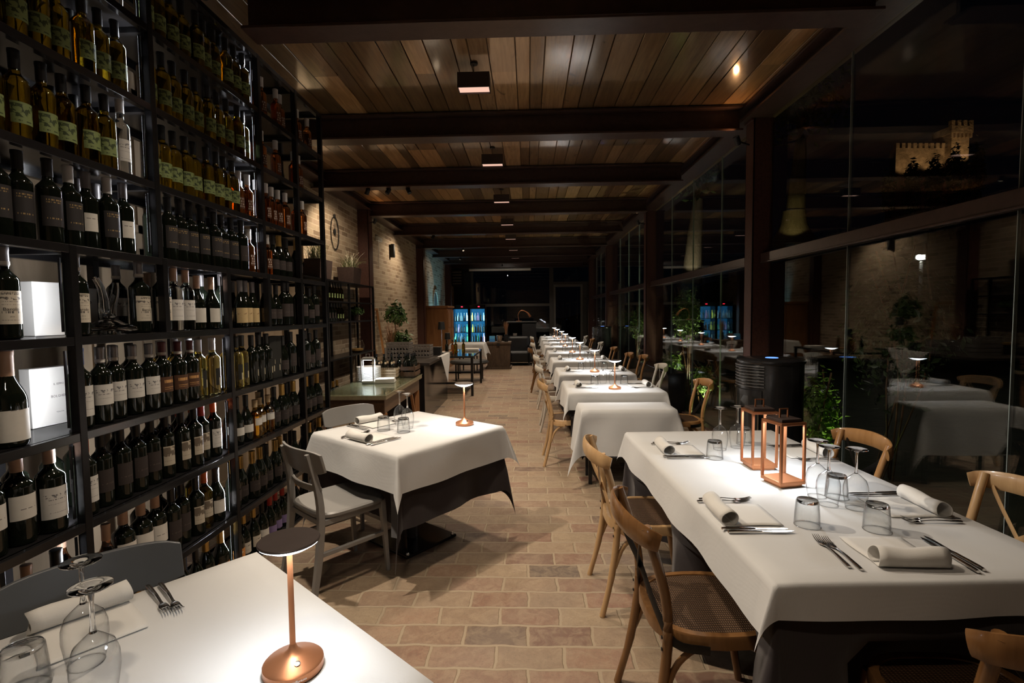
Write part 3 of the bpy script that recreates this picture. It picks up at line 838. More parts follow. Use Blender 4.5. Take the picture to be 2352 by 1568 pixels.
# ------------------------------------------------------------------ tables, cloths, lamps
TH = 0.75
def cloth(name, w, d, drop, seed=0, res=10, wave=0.008, flare=0.12, mat='white_cloth', push=(), kk=None):
    """cloth draped over a w x d top: drop = (x-, x+, y-, y+); corners fall in cone-shaped folds"""
    dx0, dx1, dy0, dy1 = drop
    rnd = random.Random(seed); ph = [rnd.uniform(0, 6.3) for _ in range(8)]; cf = [kk or rnd.uniform(0.32, 0.5) for _ in range(4)]
    def axis(h, a, c):
        L = [-h-a*(1-i/res) for i in range(res)]
        n = max(8, int(2*h/0.06))
        L += [-h+2*h*i/n for i in range(n+1)]
        L += [h+c*(i+1)/res for i in range(res)]
        return L
    us, vs_ = axis(w/2, dx0, dx1), axis(d/2, dy0, dy1)
    rr = 0.012
    def fold(t, s, side=None):   # depth t, along-edge coordinate s -> outward, down
        o, z = fold0(t, s)
        if side and t > 0.22:
            for sd, c, hw, am in push:      # cloth pushed in by a chair seat
                if sd == side[0]:
                    k = max(0.0, min(1.0, (hw+0.07-abs(side[1]-c))/0.07)); k = k*k*(3-2*k)
                    q = min(1.0, (t-0.22)/0.05)
                    o -= am*k*q*q*(3-2*q)
        return o, z
    def fold0(t, s):
        if t < rr*1.57:
            a = t/rr
            return rr*math.sin(a), -rr*(1-math.cos(a))
        t2 = t - rr*1.57
        o = rr + t2*flare + wave*min(1, t2/0.12)*(1 if mat == 'white_cloth' else min(1, max(0, t2-0.18)/0.12))*(math.sin(s*9+ph[0])+0.6*math.sin(s*17+ph[1]))
        return o, -rr - t2*0.985
    pts = []
    for v in vs_:
        for u in us:
            ox, oy = max(0, abs(u)-w/2), max(0, abs(v)-d/2)
            sx, sy = (1 if u > 0 else -1), (1 if v > 0 else -1)
            if ox == 0 and oy == 0:
                z = 0.0008*math.sin(u*13+ph[2])*math.sin(v*11+ph[3])
                p = (u, v, z)
            elif oy == 0:
                o, z = fold(ox, v+sx*3, ('x-' if sx < 0 else 'x+', v)); p = (sx*(w/2+o), v, z)
            elif ox == 0:
                o, z = fold(oy, u+sy*5, ('y-' if sy < 0 else 'y+', u)); p = (u, sy*(d/2+o), z)
            else:
                r = math.hypot(ox, oy); th = math.atan2(oy, ox)
                k = cf[(0 if sx > 0 else 1)+(0 if sy > 0 else 2)]
                s2 = math.sin(2*th)
                o1, z1 = fold(r, sy*d/2+sx*3, ('x-' if sx < 0 else 'x+', sy*d/2)); o2, z2 = fold(r, sx*w/2+sy*5, ('y-' if sy < 0 else 'y+', sx*w/2))
                cx, cy = (o1, 0) if th < 1e-4 else (0, o2)
                f = math.sin(th)**2
                bx, by = o1*(1-f), o2*f
                q = r*k*s2*0.62
                lean = math.sin(ph[4]+sx+2*sy)*0.35
                p = (sx*(w/2+bx+q*(0.72+lean)), sy*(d/2+by+q*(0.72-lean)), (z1*(1-f)+z2*f)*math.sqrt(max(0.2, 1-(k*s2*0.62)**2)))
            pts.append(p)
    nu = len(us)
    fs = [(j*nu+i, j*nu+i+1, (j+1)*nu+i+1, (j+1)*nu+i) for j in range(len(vs_)-1) for i in range(nu-1)]
    b = MB(); b.add(pts, fs)
    o = b.obj(name, M[mat], smooth=True, ang=180)
    return o
def put(o, loc, rz, label, cat, group=None):
    o.location = loc; o.rotation_euler = (0,0,rz)
    return tag(o, label, cat, group)
def dining_table(loc, rz, w, d, label, legs='four', h=TH-0.006, bs=0.21, inx=0.22, iny=0.05):
    t = thing('dining_table', label, 'table', loc, rz)
    MB().box(-w/2, w/2, -d/2, d/2, h-0.03, h-0.004).obj('tabletop', M['darkwood'], t, bevel=0.003)
    if legs == 'four':
        for sx in (-1,1):
            for sy in (-1,1):
                x, y = sx*(w/2-inx), sy*(d/2-iny)
                MB().box(x-0.015, x+0.015, y-0.015, y+0.015, 0, h-0.03).obj('leg', M['black'], t, bevel=0.002)
        MB().box(-w/2+inx, w/2-inx, -d/2+0.04, d/2-0.04, h-0.06, h-0.031).obj('apron', M['black'], t)
    else:
        MB().lathe([(0.035,0.02),(0.035,h-0.05)], 16).obj('pedestal', M['black'], t, smooth=True)
        MB().box(-bs,bs,-bs,bs,0.004,0.022).obj('base_plate', M['gloss_black'], t, bevel=0.004)
        b = MB()
        for sx in (-1,1):
            for sy in (-1,1): b.lathe([(0.012,0.022),(0.012,0.028),(0.006,0.036)], 10, c=(sx*(bs-0.02), sy*(bs-0.02), 0))
        b.obj('base_bolts', M['silver'], t, smooth=True)
        MB().box(-0.2,0.2,-0.03,0.03,h-0.05,h-0.031).obj('top_bracket', M['black'], t)
    return t
R = math.radians
# table in front (lower left), table behind it, long table on the right
T0 = ((-0.832, 0.955), R(-39.9))
T2 = ((-0.797, 3.325), R(-37.8))
dining_table((*T0[0], 0), T0[1], 0.84, 0.84, 'dark table under white cloth nearest the camera, below wine rack', 'ped', bs=0.15)
put(cloth('tablecloth', 0.89, 0.89, (0.26,)*4, 1), (*T0[0], TH), T0[1], 'white cloth over corner table with copper lamp, nearest the camera', 'tablecloth')
put(cloth('undercloth', 0.865, 0.865, (0.45,)*4, 2, push=[('x-',0.055,0.25,0.28)], mat='dark_cloth', flare=0.03, kk=0.16), (*T0[0], TH-0.003), T0[1], 'dark brown undercloth below white cloth nearest the camera', 'tablecloth')
dining_table((*T2[0], 0), T2[1], 0.80, 0.80, 'square pedestal table with dark cloths between grey chairs and wine rack', 'ped')
put(cloth('tablecloth', 0.875, 0.875, (0.22,0.22,0.22,0.22), 3, kk=0.42), (*T2[0], TH), T2[1], 'white cloth with pointed corner on square table beside grey chair', 'tablecloth')
put(cloth('undercloth', 0.82, 0.82, (0.47,0.44,0.50,0.46), 4, mat='dark_cloth', flare=0.03, kk=0.24, wave=0.02, res=14, push=[('y-',0.02,0.25,0.15),('x-',0.06,0.25,0.10)]), (*T2[0], TH-0.003), T2[1], 'dark brown undercloth with corner touching floor beside grey chair', 'tablecloth')
TR1 = ((1.112, 2.335), R(2.4))
for k, nm in ((-1, 'nearer'), (1, 'farther')):
    c, s_ = math.cos(TR1[1]), math.sin(TR1[1])
    dining_table((TR1[0][0]-s_*0.44*k, TR1[0][1]+c*0.44*k, 0), TR1[1], 0.86, 0.86, f'{nm} half of long table under white cloth with lanterns', inx=0.26, iny=0.25)
put(cloth('tablecloth', 0.92, 1.80, (0.17,0.17,0.11,0.16), 5), (*TR1[0], TH), TR1[1], 'long white cloth on table with two copper lanterns', 'tablecloth')
put(cloth('undercloth', 0.885, 1.76, (0.60,0.60,0.62,0.60), 6, mat='dark_cloth', flare=0.03, kk=0.16, wave=0.02, push=[('x-',0.36,0.25,0.245),('x-',-0.50,0.25,0.255),('x+',0.46,0.27,0.25),('x+',-0.33,0.27,0.205),('y-',0.08,0.27,0.17)]), (*TR1[0], TH-0.003), TR1[1], 'long black undercloth hanging below the lantern table', 'tablecloth')
dining_table((0.86, 4.555, 0), 0, 0.78, 0.34, 'low narrow side table between lantern table and lamp-lit row', h=0.664, inx=0.06)
put(cloth('tablecloth', 0.81, 0.37, (0.42,0.42,0.40,0.0), 7, wave=0.012), (0.86, 4.555, 0.668), 0, 'white cloth hanging low over narrow bare table before the row', 'tablecloth')
ROWY = [5.23, 6.62, 8.24, 9.82, 11.55, 13.0, 14.5, 15.9]
NTH = ['first','second','third','fourth','fifth','sixth','seventh','eighth']
cl0 = ucl0 = dt0 = None
for i, y in enumerate(ROWY):
    x = 0.835
    lab = f'{NTH[i]} table of the lamp-lit row along the glass wall'
    if i == 0:
        dt0 = dining_table((x, y, 0), 0, 0.86, 0.77, lab, inx=0.32); dt0['group'] = 'tables in the row by the glass'
        cl0 = put(cloth('tablecloth', 0.92, 0.84, (0.22,0.22,0.17,0.18), 8), (x, y, TH), 0, '', 'tablecloth')
        ucl0 = put(cloth('undercloth', 0.885, 0.80, (0.50,0.50,0.42,0.42), 9, push=[('x-',0,0.44,0.28),('x+',0,0.44,0.185)], mat='dark_cloth', flare=0.03, kk=0.16), (x, y, TH-0.003), 0, '', 'tablecloth')
        a_, b_ = cl0, ucl0
    else:
        dup(dt0, (x, y, 0), 0, lab)
        a_ = dup(cl0, (x, y, TH), 0, ''); b_ = dup(ucl0, (x, y, TH-0.003), 0, '')
    a_['label'] = f'white cloth on {NTH[i]} table of the lamp-lit row'; b_['label'] = f'dark undercloth on {NTH[i]} table of the lamp-lit row'
    a_['group'] = 'white cloths along the row'; b_['group'] = 'dark cloths along the row'
# ---- table lamps: thin disc shade on a slim copper stem
def table_lamp(loc, label, e=1.8, group='cordless lamps on tables'):
    t = thing('table_lamp', label, 'lamp', loc, 0, group)
    MB().lathe([(0.060,0.0),(0.062,0.003),(0.062,0.018),(0.058,0.022),(0.022,0.036),(0.010,0.047),(0.006,0.058)], 32).obj('base', M['copper'], t, smooth=True)
    MB().lathe([(0.0062,0.055),(0.0058,0.262)], 14).obj('stem', M['copper'], t, smooth=True)
    MB().lathe([(0.006,0.262),(0.02,0.264),(0.045,0.272),(0.0605,0.281),(0.062,0.284)], 36, cap0=False, cap1=False).obj('diffuser', M['led'], t, smooth=True)
    MB().lathe([(0.0625,0.2835),(0.063,0.286),(0.061,0.288),(0.0,0.2885)], 36, cap0=False).obj('shade', M['bronze_dark'], t, smooth=True)
    sw = MB(); sw.lathe([(0.0065,0),(0.0065,0.0012),(0.0045,0.0014),(0.0045,0.0006)], 16, M=Matrix.Translation((0.022,-0.028,0.0315)) @ Matrix.Rotation(R(21), 4, Vector((0.6,0.8,0))))
    sw.obj('touch_switch', M['silver'], t, smooth=True)
    light('lamp_light', 'AREA', (0, 0, 0.259), e, COOL, 0.10, direction=(0,0,-1), parent=t, spread=165)
    return t
l0 = table_lamp((-0.516, 1.046, TH), 'copper disc lamp on the cloth nearest the camera', 1.15)
lm = [c for c in l0.children if c.name.startswith('base')][0]
q = MB(); vs, fs = text_mesh('zafferano', 0.008)
q.add([(0.0625*math.cos(-0.95+x/0.0625), 0.0625*math.sin(-0.95+x/0.0625), 0.0105+y) for x, y, _ in vs], fs)
q.obj('lettering', M['silver'], lm)
table_lamp((-0.446, 3.448, TH), 'copper disc lamp on square table between grey chairs')
for i, (x, y) in enumerate([(0.845,5.03),(0.833,6.46),(0.815,8.15),(0.82,9.6),(0.81,11.3),(0.83,12.8),(0.81,14.4),(0.79,15.7)]):
    table_lamp((x, y, TH), f'copper disc lamp on {NTH[i]} table of the row', 3.0)
# ---- copper lanterns
def lantern(loc, rz, label, mat, e, s=1.0, col=(1,0.9,0.78), h=0.27):
    t = thing('lantern', label, 'lantern', loc, rz, 'lanterns')
    a = 0.062*s
    MB().box(-a*0.86, a*0.86, -a*0.86, a*0.86, 0, 0.012).obj('foot', mat, t, bevel=0.002)
    MB().box(-a, a, -a, a, 0.012, 0.028).obj('base', mat, t, bevel=0.0015)
    for sx in (-1,1):
        for sy in (-1,1):
            x, y = sx*(a-0.005), sy*(a-0.005)
            MB().box(x-0.005, x+0.005, y-0.005, y+0.005, 0.028, h).obj('corner_post', mat, t)
    b = MB(); b.box(-a, a, -a, a, h, h+0.012)
    b.obj('top_frame', mat, t, bevel=0.0015)
    MB().box(-a*0.8, a*0.8, -a*0.8, a*0.8, h+0.012, h+0.026).obj('cap', M['bronze_dark'] if mat is M['copper'] else mat, t, bevel=0.002)
    MB().tube([(-0.02,0,h+0.026),(-0.02,0,h+0.062),(0.02,0,h+0.062),(0.02,0,h+0.026)], 0.0042, 4, up=(0,1,0)).obj('handle', mat, t)
    MB().box(-a*0.7, a*0.7, -a*0.7, a*0.7, h-0.003, h-0.0005).obj('diffuser', M['led'], t)
    light('lantern_light', 'AREA', (0,0,h-0.006), e, COOL, 0.07*s, direction=(0,0,-1), parent=t, shape='SQUARE')
    return t
lantern((1.115, 2.485, TH), R(2), 'copper lantern on long table, farther of the pair', M['copper'], 1.9)
lantern((1.11, 2.24, TH), R(14), 'copper lantern on long table, nearer of the pair', M['copper'], 1.9)

# ------------------------------------------------------------------ tableware
def wine_glass(loc, label, group, r=1.0):
    t = thing('wine_glass', label, 'glass', loc, 0, group)
    # upside down: rim on the cloth, foot in the air
    MB().lathe([(0.033,0),(0.0375,0.025),(0.0425,0.06),(0.0415,0.088),(0.034,0.112),(0.017,0.128),(0.007,0.137)], 32, cap0=False, cap1=False).obj('bowl', M['glassware'], t, smooth=True)
    MB().tube([(0.033*math.cos(2*PI*i/28), 0.033*math.sin(2*PI*i/28), 0.001) for i in range(29)], 0.0009, 6, cap=False).obj('rim', M['crystal'], t, smooth=True)
    MB().lathe([(0.007,0.136),(0.0045,0.152),(0.0042,0.200),(0.006,0.220)], 12).obj('stem', M['crystal'], t, smooth=True)
    MB().lathe([(0.006,0.219),(0.02,0.2265),(0.037,0.2295),(0.0375,0.232),(0.02,0.2315),(0,0.231)], 32, cap0=False).obj('foot', M['crystal'], t, smooth=True)
    return t
def tumbler(loc, label, group):
    t = thing('tumbler', label, 'glass', loc, 0, group)
    MB().lathe([(0.042,0),(0.0405,0.04),(0.036,0.088),(0.033,0.093)], 28, cap0=False, cap1=False).obj('wall', M['glassware'], t, smooth=True)
    MB().lathe([(0.0395,0.002),(0.0385,0.04),(0.034,0.082),(0.0,0.083)], 28, cap0=False).obj('inner_wall', M['glassware'], t, smooth=True)
    MB().lathe([(0.0,0.0835),(0.0335,0.0832),(0.0345,0.088),(0.033,0.0935),(0.02,0.092),(0,0.0915)], 28, cap0=False, cap1=False).obj('bottom', M['crystal'], t, smooth=True)
    MB().tube([(0.0415*math.cos(2*PI*i/28), 0.0415*math.sin(2*PI*i/28), 0.0012) for i in range(29)], 0.0011, 6, cap=False).obj('rim', M['crystal'], t, smooth=True)
    return t
WG0 = wine_glass((0,0,0), 'x', None); TB0 = tumbler((0,0,0), 'x', None)
used = set()
def place(proto, loc, rz, label, group):
    if proto.name not in used:
        used.add(proto.name); proto.location = loc; proto.rotation_euler = (0,0,rz); proto['label'] = label; proto['group'] = group
        return proto
    return dup(proto, loc, rz, label, group)
KS = 1.25
def napkin_mesh():
    """linen square lying flat, one end turned up into a loose roll (roll along local y at x=0, flat towards +x)"""
    b = MB()
    prof = [(0.17,0.0015),(0.12,0.002),(0.06,0.002),(0.02,0.0015),(-0.012,0.002),(-0.026,0.012),(-0.024,0.03),(-0.006,0.042),(0.014,0.040),(0.027,0.026),(0.024,0.010),(0.012,0.004)]
    path = smooth_path([(x*1.1, 0, z*(KS if z > 0.003 else 1)) for x, z in prof], 3)
    n = 8
    vs = []
    for j in range(n+1):
        y = -0.10 + 0.20*j/n
        for i, p in enumerate(path):
            k = 1 + 0.06*math.sin(j*0.9+i*0.3)
            vs.append((p.x*(k if p.x < 0.04 else 1), y + 0.004*math.sin(i*0.5), max(0.001, p.z*(k if p.z > 0.003 else 1))))
    m = len(path)
    b.add(vs, [(j*m+i, (j+1)*m+i, (j+1)*m+i+1, j*m+i+1) for j in range(n) for i in range(m-1)])
    o = b.obj('napkin', M['napkin'], smooth=True, ang=180)
    md = o.modifiers.new('thickness', 'SOLIDIFY'); md.thickness = 0.002; md.offset = 1
    return tag(o, 'x', 'napkin')
def fork_mesh(name='fork'):
    t = thing(name, 'x', 'fork')
    pts = [(0,-0.10,0.004),(0,-0.06,0.006),(0,-0.01,0.009),(0,0.03,0.006),(0,0.045,0.004)]
    MB().tube(smooth_path(pts, 3), [0.0065,0.0068,0.0066,0.006,0.0052,0.0045,0.004,0.0036,0.0034,0.0034,0.004,0.006,0.009], 8, flat=(0.45,1.0)).obj('handle', M['silver'], t, smooth=True)
    b = MB()
    b.tube(smooth_path([(0,0.044,0.004),(0,0.056,0.0028),(0,0.066,0.003)], 3), [0.009,0.0105,0.0115,0.012,0.012,0.0118,0.0115], 8, flat=(0.2,1.0))
    for k in range(4):
        x = (k-1.5)*0.0062
        b.tube(smooth_path([(x,0.064,0.0032),(x,0.085,0.006),(x*0.95,0.105,0.013)], 3), [0.0018,0.0018,0.0017,0.0016,0.0014,0.0012,0.0007], 5)
    b.obj('tines', M['silver'], t, smooth=True)
    return t
def knife_mesh():
    t = thing('knife', 'x', 'knife')
    MB().tube(smooth_path([(0,-0.115,0.0055),(0,-0.08,0.006),(0,-0.02,0.0055),(0,0.0,0.005)], 3), [0.006,0.0068,0.0072,0.007,0.0066,0.0062,0.006,0.0056,0.005,0.0045], 8, flat=(0.7,1.0)).obj('handle', M['silver'], t, smooth=True)
    b = MB()
    out = [(-0.004,0.0),(0.005,0.0),(0.008,0.03),(0.0095,0.075),(0.007,0.10),(0.0,0.114),(-0.0045,0.10),(-0.0045,0.03)]
    n = len(out)
    b.add([(x,y,0.0042) for x,y in out]+[(x*0.9,y,0.0055) for x,y in out], [tuple(reversed(range(n))), tuple(range(n,2*n))]+[(i,(i+1)%n,n+(i+1)%n,n+i) for i in range(n)])
    b.obj('blade', M['silver'], t)
    return t
NP0, FK0, KN0 = napkin_mesh(), fork_mesh(), knife_mesh()
def setting(px, py, ang, where, zt=TH, side=1, gap=0.115, spl=0.0, knives=True, forks=True, roll=0):
    """one cover: napkin at (px,py), its flat part pointing along ang; knives on one side, forks on the other"""
    c, s_ = math.cos(ang), math.sin(ang)
    z = zt+0.0022
    place(NP0, (px, py, z), ang, f'rolled white napkin {where}', 'napkins')
    def at(u, v): return (px+c*u-s_*v, py+s_*u+c*v, z)
    for k, nm in enumerate(('inner', 'outer')):
        if knives: place(KN0, at(0.075+0.012*k, -side*(gap+0.022*k)), ang-R(90)+R(2)*k, f'steel knife, {nm} of two, {where}', 'table knives')
        if forks: place(FK0, at(0.06+0.015*k, side*(gap+0.024*k)), ang-R(90)-R(1.5)*k+spl, f'steel fork, {nm} of two, {where}', 'table forks')
# long lantern table
setting(0.735, 2.775, R(0), 'by the far natural chair at the lantern table', gap=0.13, side=1)
setting(0.705, 1.885, R(0), 'by the dark-strapped chair at the lantern table', gap=0.13)
setting(1.125, 1.51, R(88), 'at the near end of the lantern table', gap=0.16)
setting(1.505, 1.965, R(180), 'by the near window-side chair at the lantern table', gap=0.12)
setting(1.525, 2.72, R(180), 'by the far window-side chair at the lantern table', gap=0.12)
GW, GT = 'upturned wine glasses', 'upturned tumblers'
LT = 'on the lantern table'
for (x, y), nm in (((1.045,2.80),'nearest the far napkin'),((1.155,2.84),'beside the farther lantern'),((1.172,2.085),'behind two others before near lantern'),((1.165,1.995),'front of the trio'),((1.245,1.955),'closest to the window in the trio')):
    place(WG0, (x, y, TH+0.001), 0, f'upturned wine glass {nm} {LT}', GW)
for (x, y), nm in (((0.955,2.63),'before the far wine glasses'),((1.225,2.915),'behind the farther lantern'),((0.98,1.80),'beside the near knives'),((1.195,1.76),'alone towards the near end'),((1.245,2.075),'behind the wine glass trio')):
    place(TB0, (x, y, TH+0.001), 0, f'upturned tumbler {nm} {LT}', GT)
# square table
def onT(T, u, v): 
    c, s_ = math.cos(T[1]), math.sin(T[1]); return (T[0][0]+c*u-s_*v, T[0][1]+s_*u+c*v)
for (x, y), nm in (((-0.895,3.46),'farther of two'),((-0.815,3.35),'nearer of two')):
    place(WG0, (x, y, TH+0.001), 0, f'upturned wine glass, {nm} on the square lamp table', GW)
for (x, y), nm in (((-0.96,3.285),'beside the rear napkin'),((-0.815,3.235),'below the nearer wine glass')):
    place(TB0, (x, y, TH+0.001), 0, f'upturned tumbler {nm} on the square lamp table', GT)
setting(-1.03, 3.01, T2[1]+R(90), 'before the grey chair at the square table', gap=0.13)
setting(-1.135, 3.525, T2[1]+R(0), 'before the rear grey chair at the square table', gap=0.13)
# table nearest the camera
setting(-1.15, 1.225, T0[1], 'on the cloth nearest the camera', gap=0.15, knives=False)
for (x, y), nm in (((-0.985,1.055),'farther of two'),((-0.875,0.955),'nearer of two')):
    place(WG0, (x, y, TH+0.001), 0, f'upturned wine glass, {nm} on cloth nearest camera', GW)
place(TB0, (-1.045, 0.975, TH+0.001), 0, 'upturned tumbler beside wine glasses on cloth nearest camera', GT)
# the row
for i, y in enumerate(ROWY):
    w = f'{NTH[i]} row table'
    fk = i < 3
    setting(0.50, y-0.02, R(0), f'on the aisle side of {w}', gap=0.12, knives=fk, forks=fk)
    setting(1.20, y-0.02, R(180), f'on the window side of {w}', gap=0.12, knives=fk, forks=fk)
    place(WG0, (0.785, y+0.18, TH+0.001), 0, f'upturned wine glass, aisle-side one on {w}', GW)
    place(WG0, (0.885, y+0.165, TH+0.001), 0, f'upturned wine glass, window-side one on {w}', GW)
    place(TB0, (0.69, y+0.14, TH+0.001), 0, f'upturned tumbler on aisle side of {w}', GT)
    place(TB0, (1.0, y+0.14, TH+0.001), 0, f'upturned tumbler on window side of {w}', GT)

# ------------------------------------------------------------------ chairs
def bentwood(key, wood_m, strap_m, label):
    """cross-back bentwood chair; faces +y, origin on the floor under the seat"""
    t = thing('bentwood_chair', label, 'chair', (0,0,0), 0, 'cross-back chairs')
    SHt = 0.455
    for sx in (-1, 1):
        p = smooth_path([(sx*0.205,-0.265,0),(sx*0.19,-0.215,0.2),(sx*0.18,-0.185,0.42),(sx*0.175,-0.19,0.56),(sx*0.18,-0.225,0.70),(sx*0.188,-0.262,0.815)], 4)
        MB().tube(p, [0.0145]*4+[0.017]*(len(p)-4), 12).obj('rear_leg', wood_m, t, smooth=True)
        p = smooth_path([(sx*0.20,0.235,0),(sx*0.195,0.20,0.2),(sx*0.175,0.165,0.43)], 4)
        MB().tube(p, [0.0145,0.015,0.0155,0.016,0.0165,0.017,0.017,0.017,0.017], 12).obj('front_leg', wood_m, t, smooth=True)
        p = smooth_path([(sx*0.19,0.20,0.22),(sx*0.185,0.17,0.33),(sx*0.178,0.08,0.405),(sx*0.178,-0.06,0.405),(sx*0.182,-0.15,0.35),(sx*0.19,-0.20,0.24)], 4)
        MB().tube(p, 0.011, 8).obj('hoop_brace', wood_m, t, smooth=True)
    p = smooth_path([(-0.19,0.21,0.22),(-0.14,0.18,0.37),(0,0.17,0.41),(0.14,0.18,0.37),(0.19,0.21,0.22)], 4)
    MB().tube(p, 0.011, 8).obj('hoop_brace', wood_m, t, smooth=True)
    # seat ring: rounded trapezoid
    ring = []
    for i in range(32):
        a = 2*PI*i/32
        c, s_ = math.cos(a), math.sin(a)
        ex = 0.62
        x = math.copysign(abs(c)**ex, c)*(0.215 if s_ > 0 else 0.215-0.03*abs(s_))
        y = math.copysign(abs(s_)**ex, s_)*0.215
        ring.append((x, y))
    b = MB()
    n = 32
    vs = []
    for k, z in ((1.0, SHt-0.045), (1.0, SHt-0.006), (0.985, SHt), (0.88, SHt), (0.86, SHt-0.012), (0.86, SHt-0.045)):
        vs += [(x*k, y*k, z) for x, y in ring]
    fs = [(j*n+i, j*n+(i+1)%n, ((j+1)%6)*n+(i+1)%n, ((j+1)%6)*n+i) for j in range(6) for i in range(n)]
    b.add(vs, fs); b.obj('seat_frame', wood_m, t, smooth=True)
    b = MB()
    vs = [(x*0.868, y*0.868, SHt-0.004) for x, y in ring] + [(x*0.5, y*0.5, SHt-0.002) for x, y in ring] + [(0,0,SHt-0.002)]
    fs = [(i,(i+1)%n,n+(i+1)%n,n+i) for i in range(n)] + [(n+i,n+(i+1)%n,2*n) for i in range(n)]
    vs += [(x*0.868, y*0.868, SHt-0.016) for x, y in ring]
    fs += [tuple(reversed(range(2*n+1, 3*n+1)))] + [((i+1)%n, i, 2*n+1+i, 2*n+1+(i+1)%n) for i in range(n)]
    b.add(vs, fs); b.obj('woven_seat', M['cane'], t, smooth=True, ang=60)
    # bent top rail wrapping the posts
    b = MB()
    rail = smooth_path([(-0.222,-0.225,0.775),(-0.20,-0.262,0.785),(-0.12,-0.30,0.795),(0,-0.315,0.80),(0.12,-0.30,0.795),(0.20,-0.262,0.785),(0.222,-0.225,0.775)], 4)
    N = len(rail)
    hh = [0.030+0.012*math.sin(PI*i/(N-1)) for i in range(N)]
    b.tube(rail, hh, 12, flat=(1.0, 0.30))
    b.obj('top_rail', wood_m, t, smooth=True)
    # crossed straps from rail ends to the seat sides
    for sx in (-1, 1):
        p = smooth_path([(sx*0.165,-0.275,0.765),(sx*0.10,-0.262,0.69),(0,-0.232-0.004*sx,0.60),(-sx*0.11,-0.205,0.50),(-sx*0.19,-0.165,0.425),(-sx*0.222,-0.06,0.415)], 4)
        MB().tube(p, 0.016, 8, flat=(1.0,0.16), up=(0,0.1,1)).obj('cross_strap', strap_m, t, smooth=True)
    b = MB()
    for sx in (-1, 1):
        for z, y in ((0.44,-0.205),(0.40,-0.205),(0.775,-0.272)):
            b.lathe([(0.006,0),(0.006,0.003),(0.0,0.004)], 8, M=Matrix.Translation((sx*0.182,y+0.001,z)) @ Matrix.Rotation(R(90),4,'X'))
    bh = b.obj('bolt_heads', M['black'], t, smooth=True); bh['kind'] = 'stuff'
    return t
BW = {}
def bw(key, x, y, face, label):
    mats = {'blonde': (M['blonde'], M['blonde']), 'oak': (M['oak'], M['strap']), 'tan': (M['orange2'], M['strap']), 'cream': (M['whitepaint'], M['whitepaint'])}[key]
    if key not in BW:
        BW[key] = bentwood(key, mats[0], mats[1], label)
        c = BW[key]; c.location = (x,y,0); c.rotation_euler = (0,0,face-PI/2)
    else:
        c = dup(BW[key], (x,y,0), face-PI/2, label)
    return c
M['orange2'] = wood('varnished_beech', (0.30,0.145,0.05), (0.46,0.25,0.10), (1,1,10), 5, 0.28, 0.3)
E_ = 0.0
bw('blonde', 0.61, 2.68, R(2), 'natural cross-back chair by the far aisle side of lantern table')
bw('oak', 0.625, 1.83, R(3), 'honey-brown chair with black cross straps nearest the aisle camera side')
bw('tan', 1.565, 2.80, R(182), 'varnished chair with grey straps at window side behind lanterns')
bw('blonde', 1.665, 2.0, R(180), 'natural chair at window side of lantern table, cut by frame edge')
bw('oak', 1.19, 1.345, R(90), 'dark-strapped chair back at bottom corner, end of lantern table')
bw('blonde', 0.405, 5.14, R(0), 'natural cross-back chair on aisle side of first row table')
bw('tan', 1.47, 5.06, R(180), 'varnished chair between first row table and black stove')
bw('cream', 0.40, 6.58, R(0), 'cream chair on aisle side of second row table')
bw('cream', 1.45, 6.60, R(180), 'cream chair on window side of second row table')
bw('cream', 0.39, 8.12, R(0), 'cream chair on aisle side of third row table')
bw('tan', 1.53, 7.98, R(180), 'varnished chair on window side of third row table, nearer one')
bw('tan', 1.40, 8.45, R(180), 'varnished chair on window side of third row table, farther one')
bw('oak', 0.30, 9.74, R(0), 'brown chair pulled out on aisle side of fourth row table')
bw('tan', 1.38, 9.85, R(180), 'varnished chair on window side of fourth row table')
bw('cream', 0.36, 11.4, R(0), 'cream chair on aisle side of fifth row table')
bw('cream', 1.36, 11.5, R(180), 'cream chair on window side of fifth row table')
bw('oak', 0.36, 12.9, R(0), 'brown chair on aisle side of sixth row table')
bw('tan', 1.36, 13.0, R(180), 'varnished chair on window side of sixth row table')
bw('cream', 0.36, 14.4, R(0), 'cream chair on aisle side of seventh row table')
bw('cream', 1.36, 14.5, R(180), 'cream chair on window side of seventh row table')

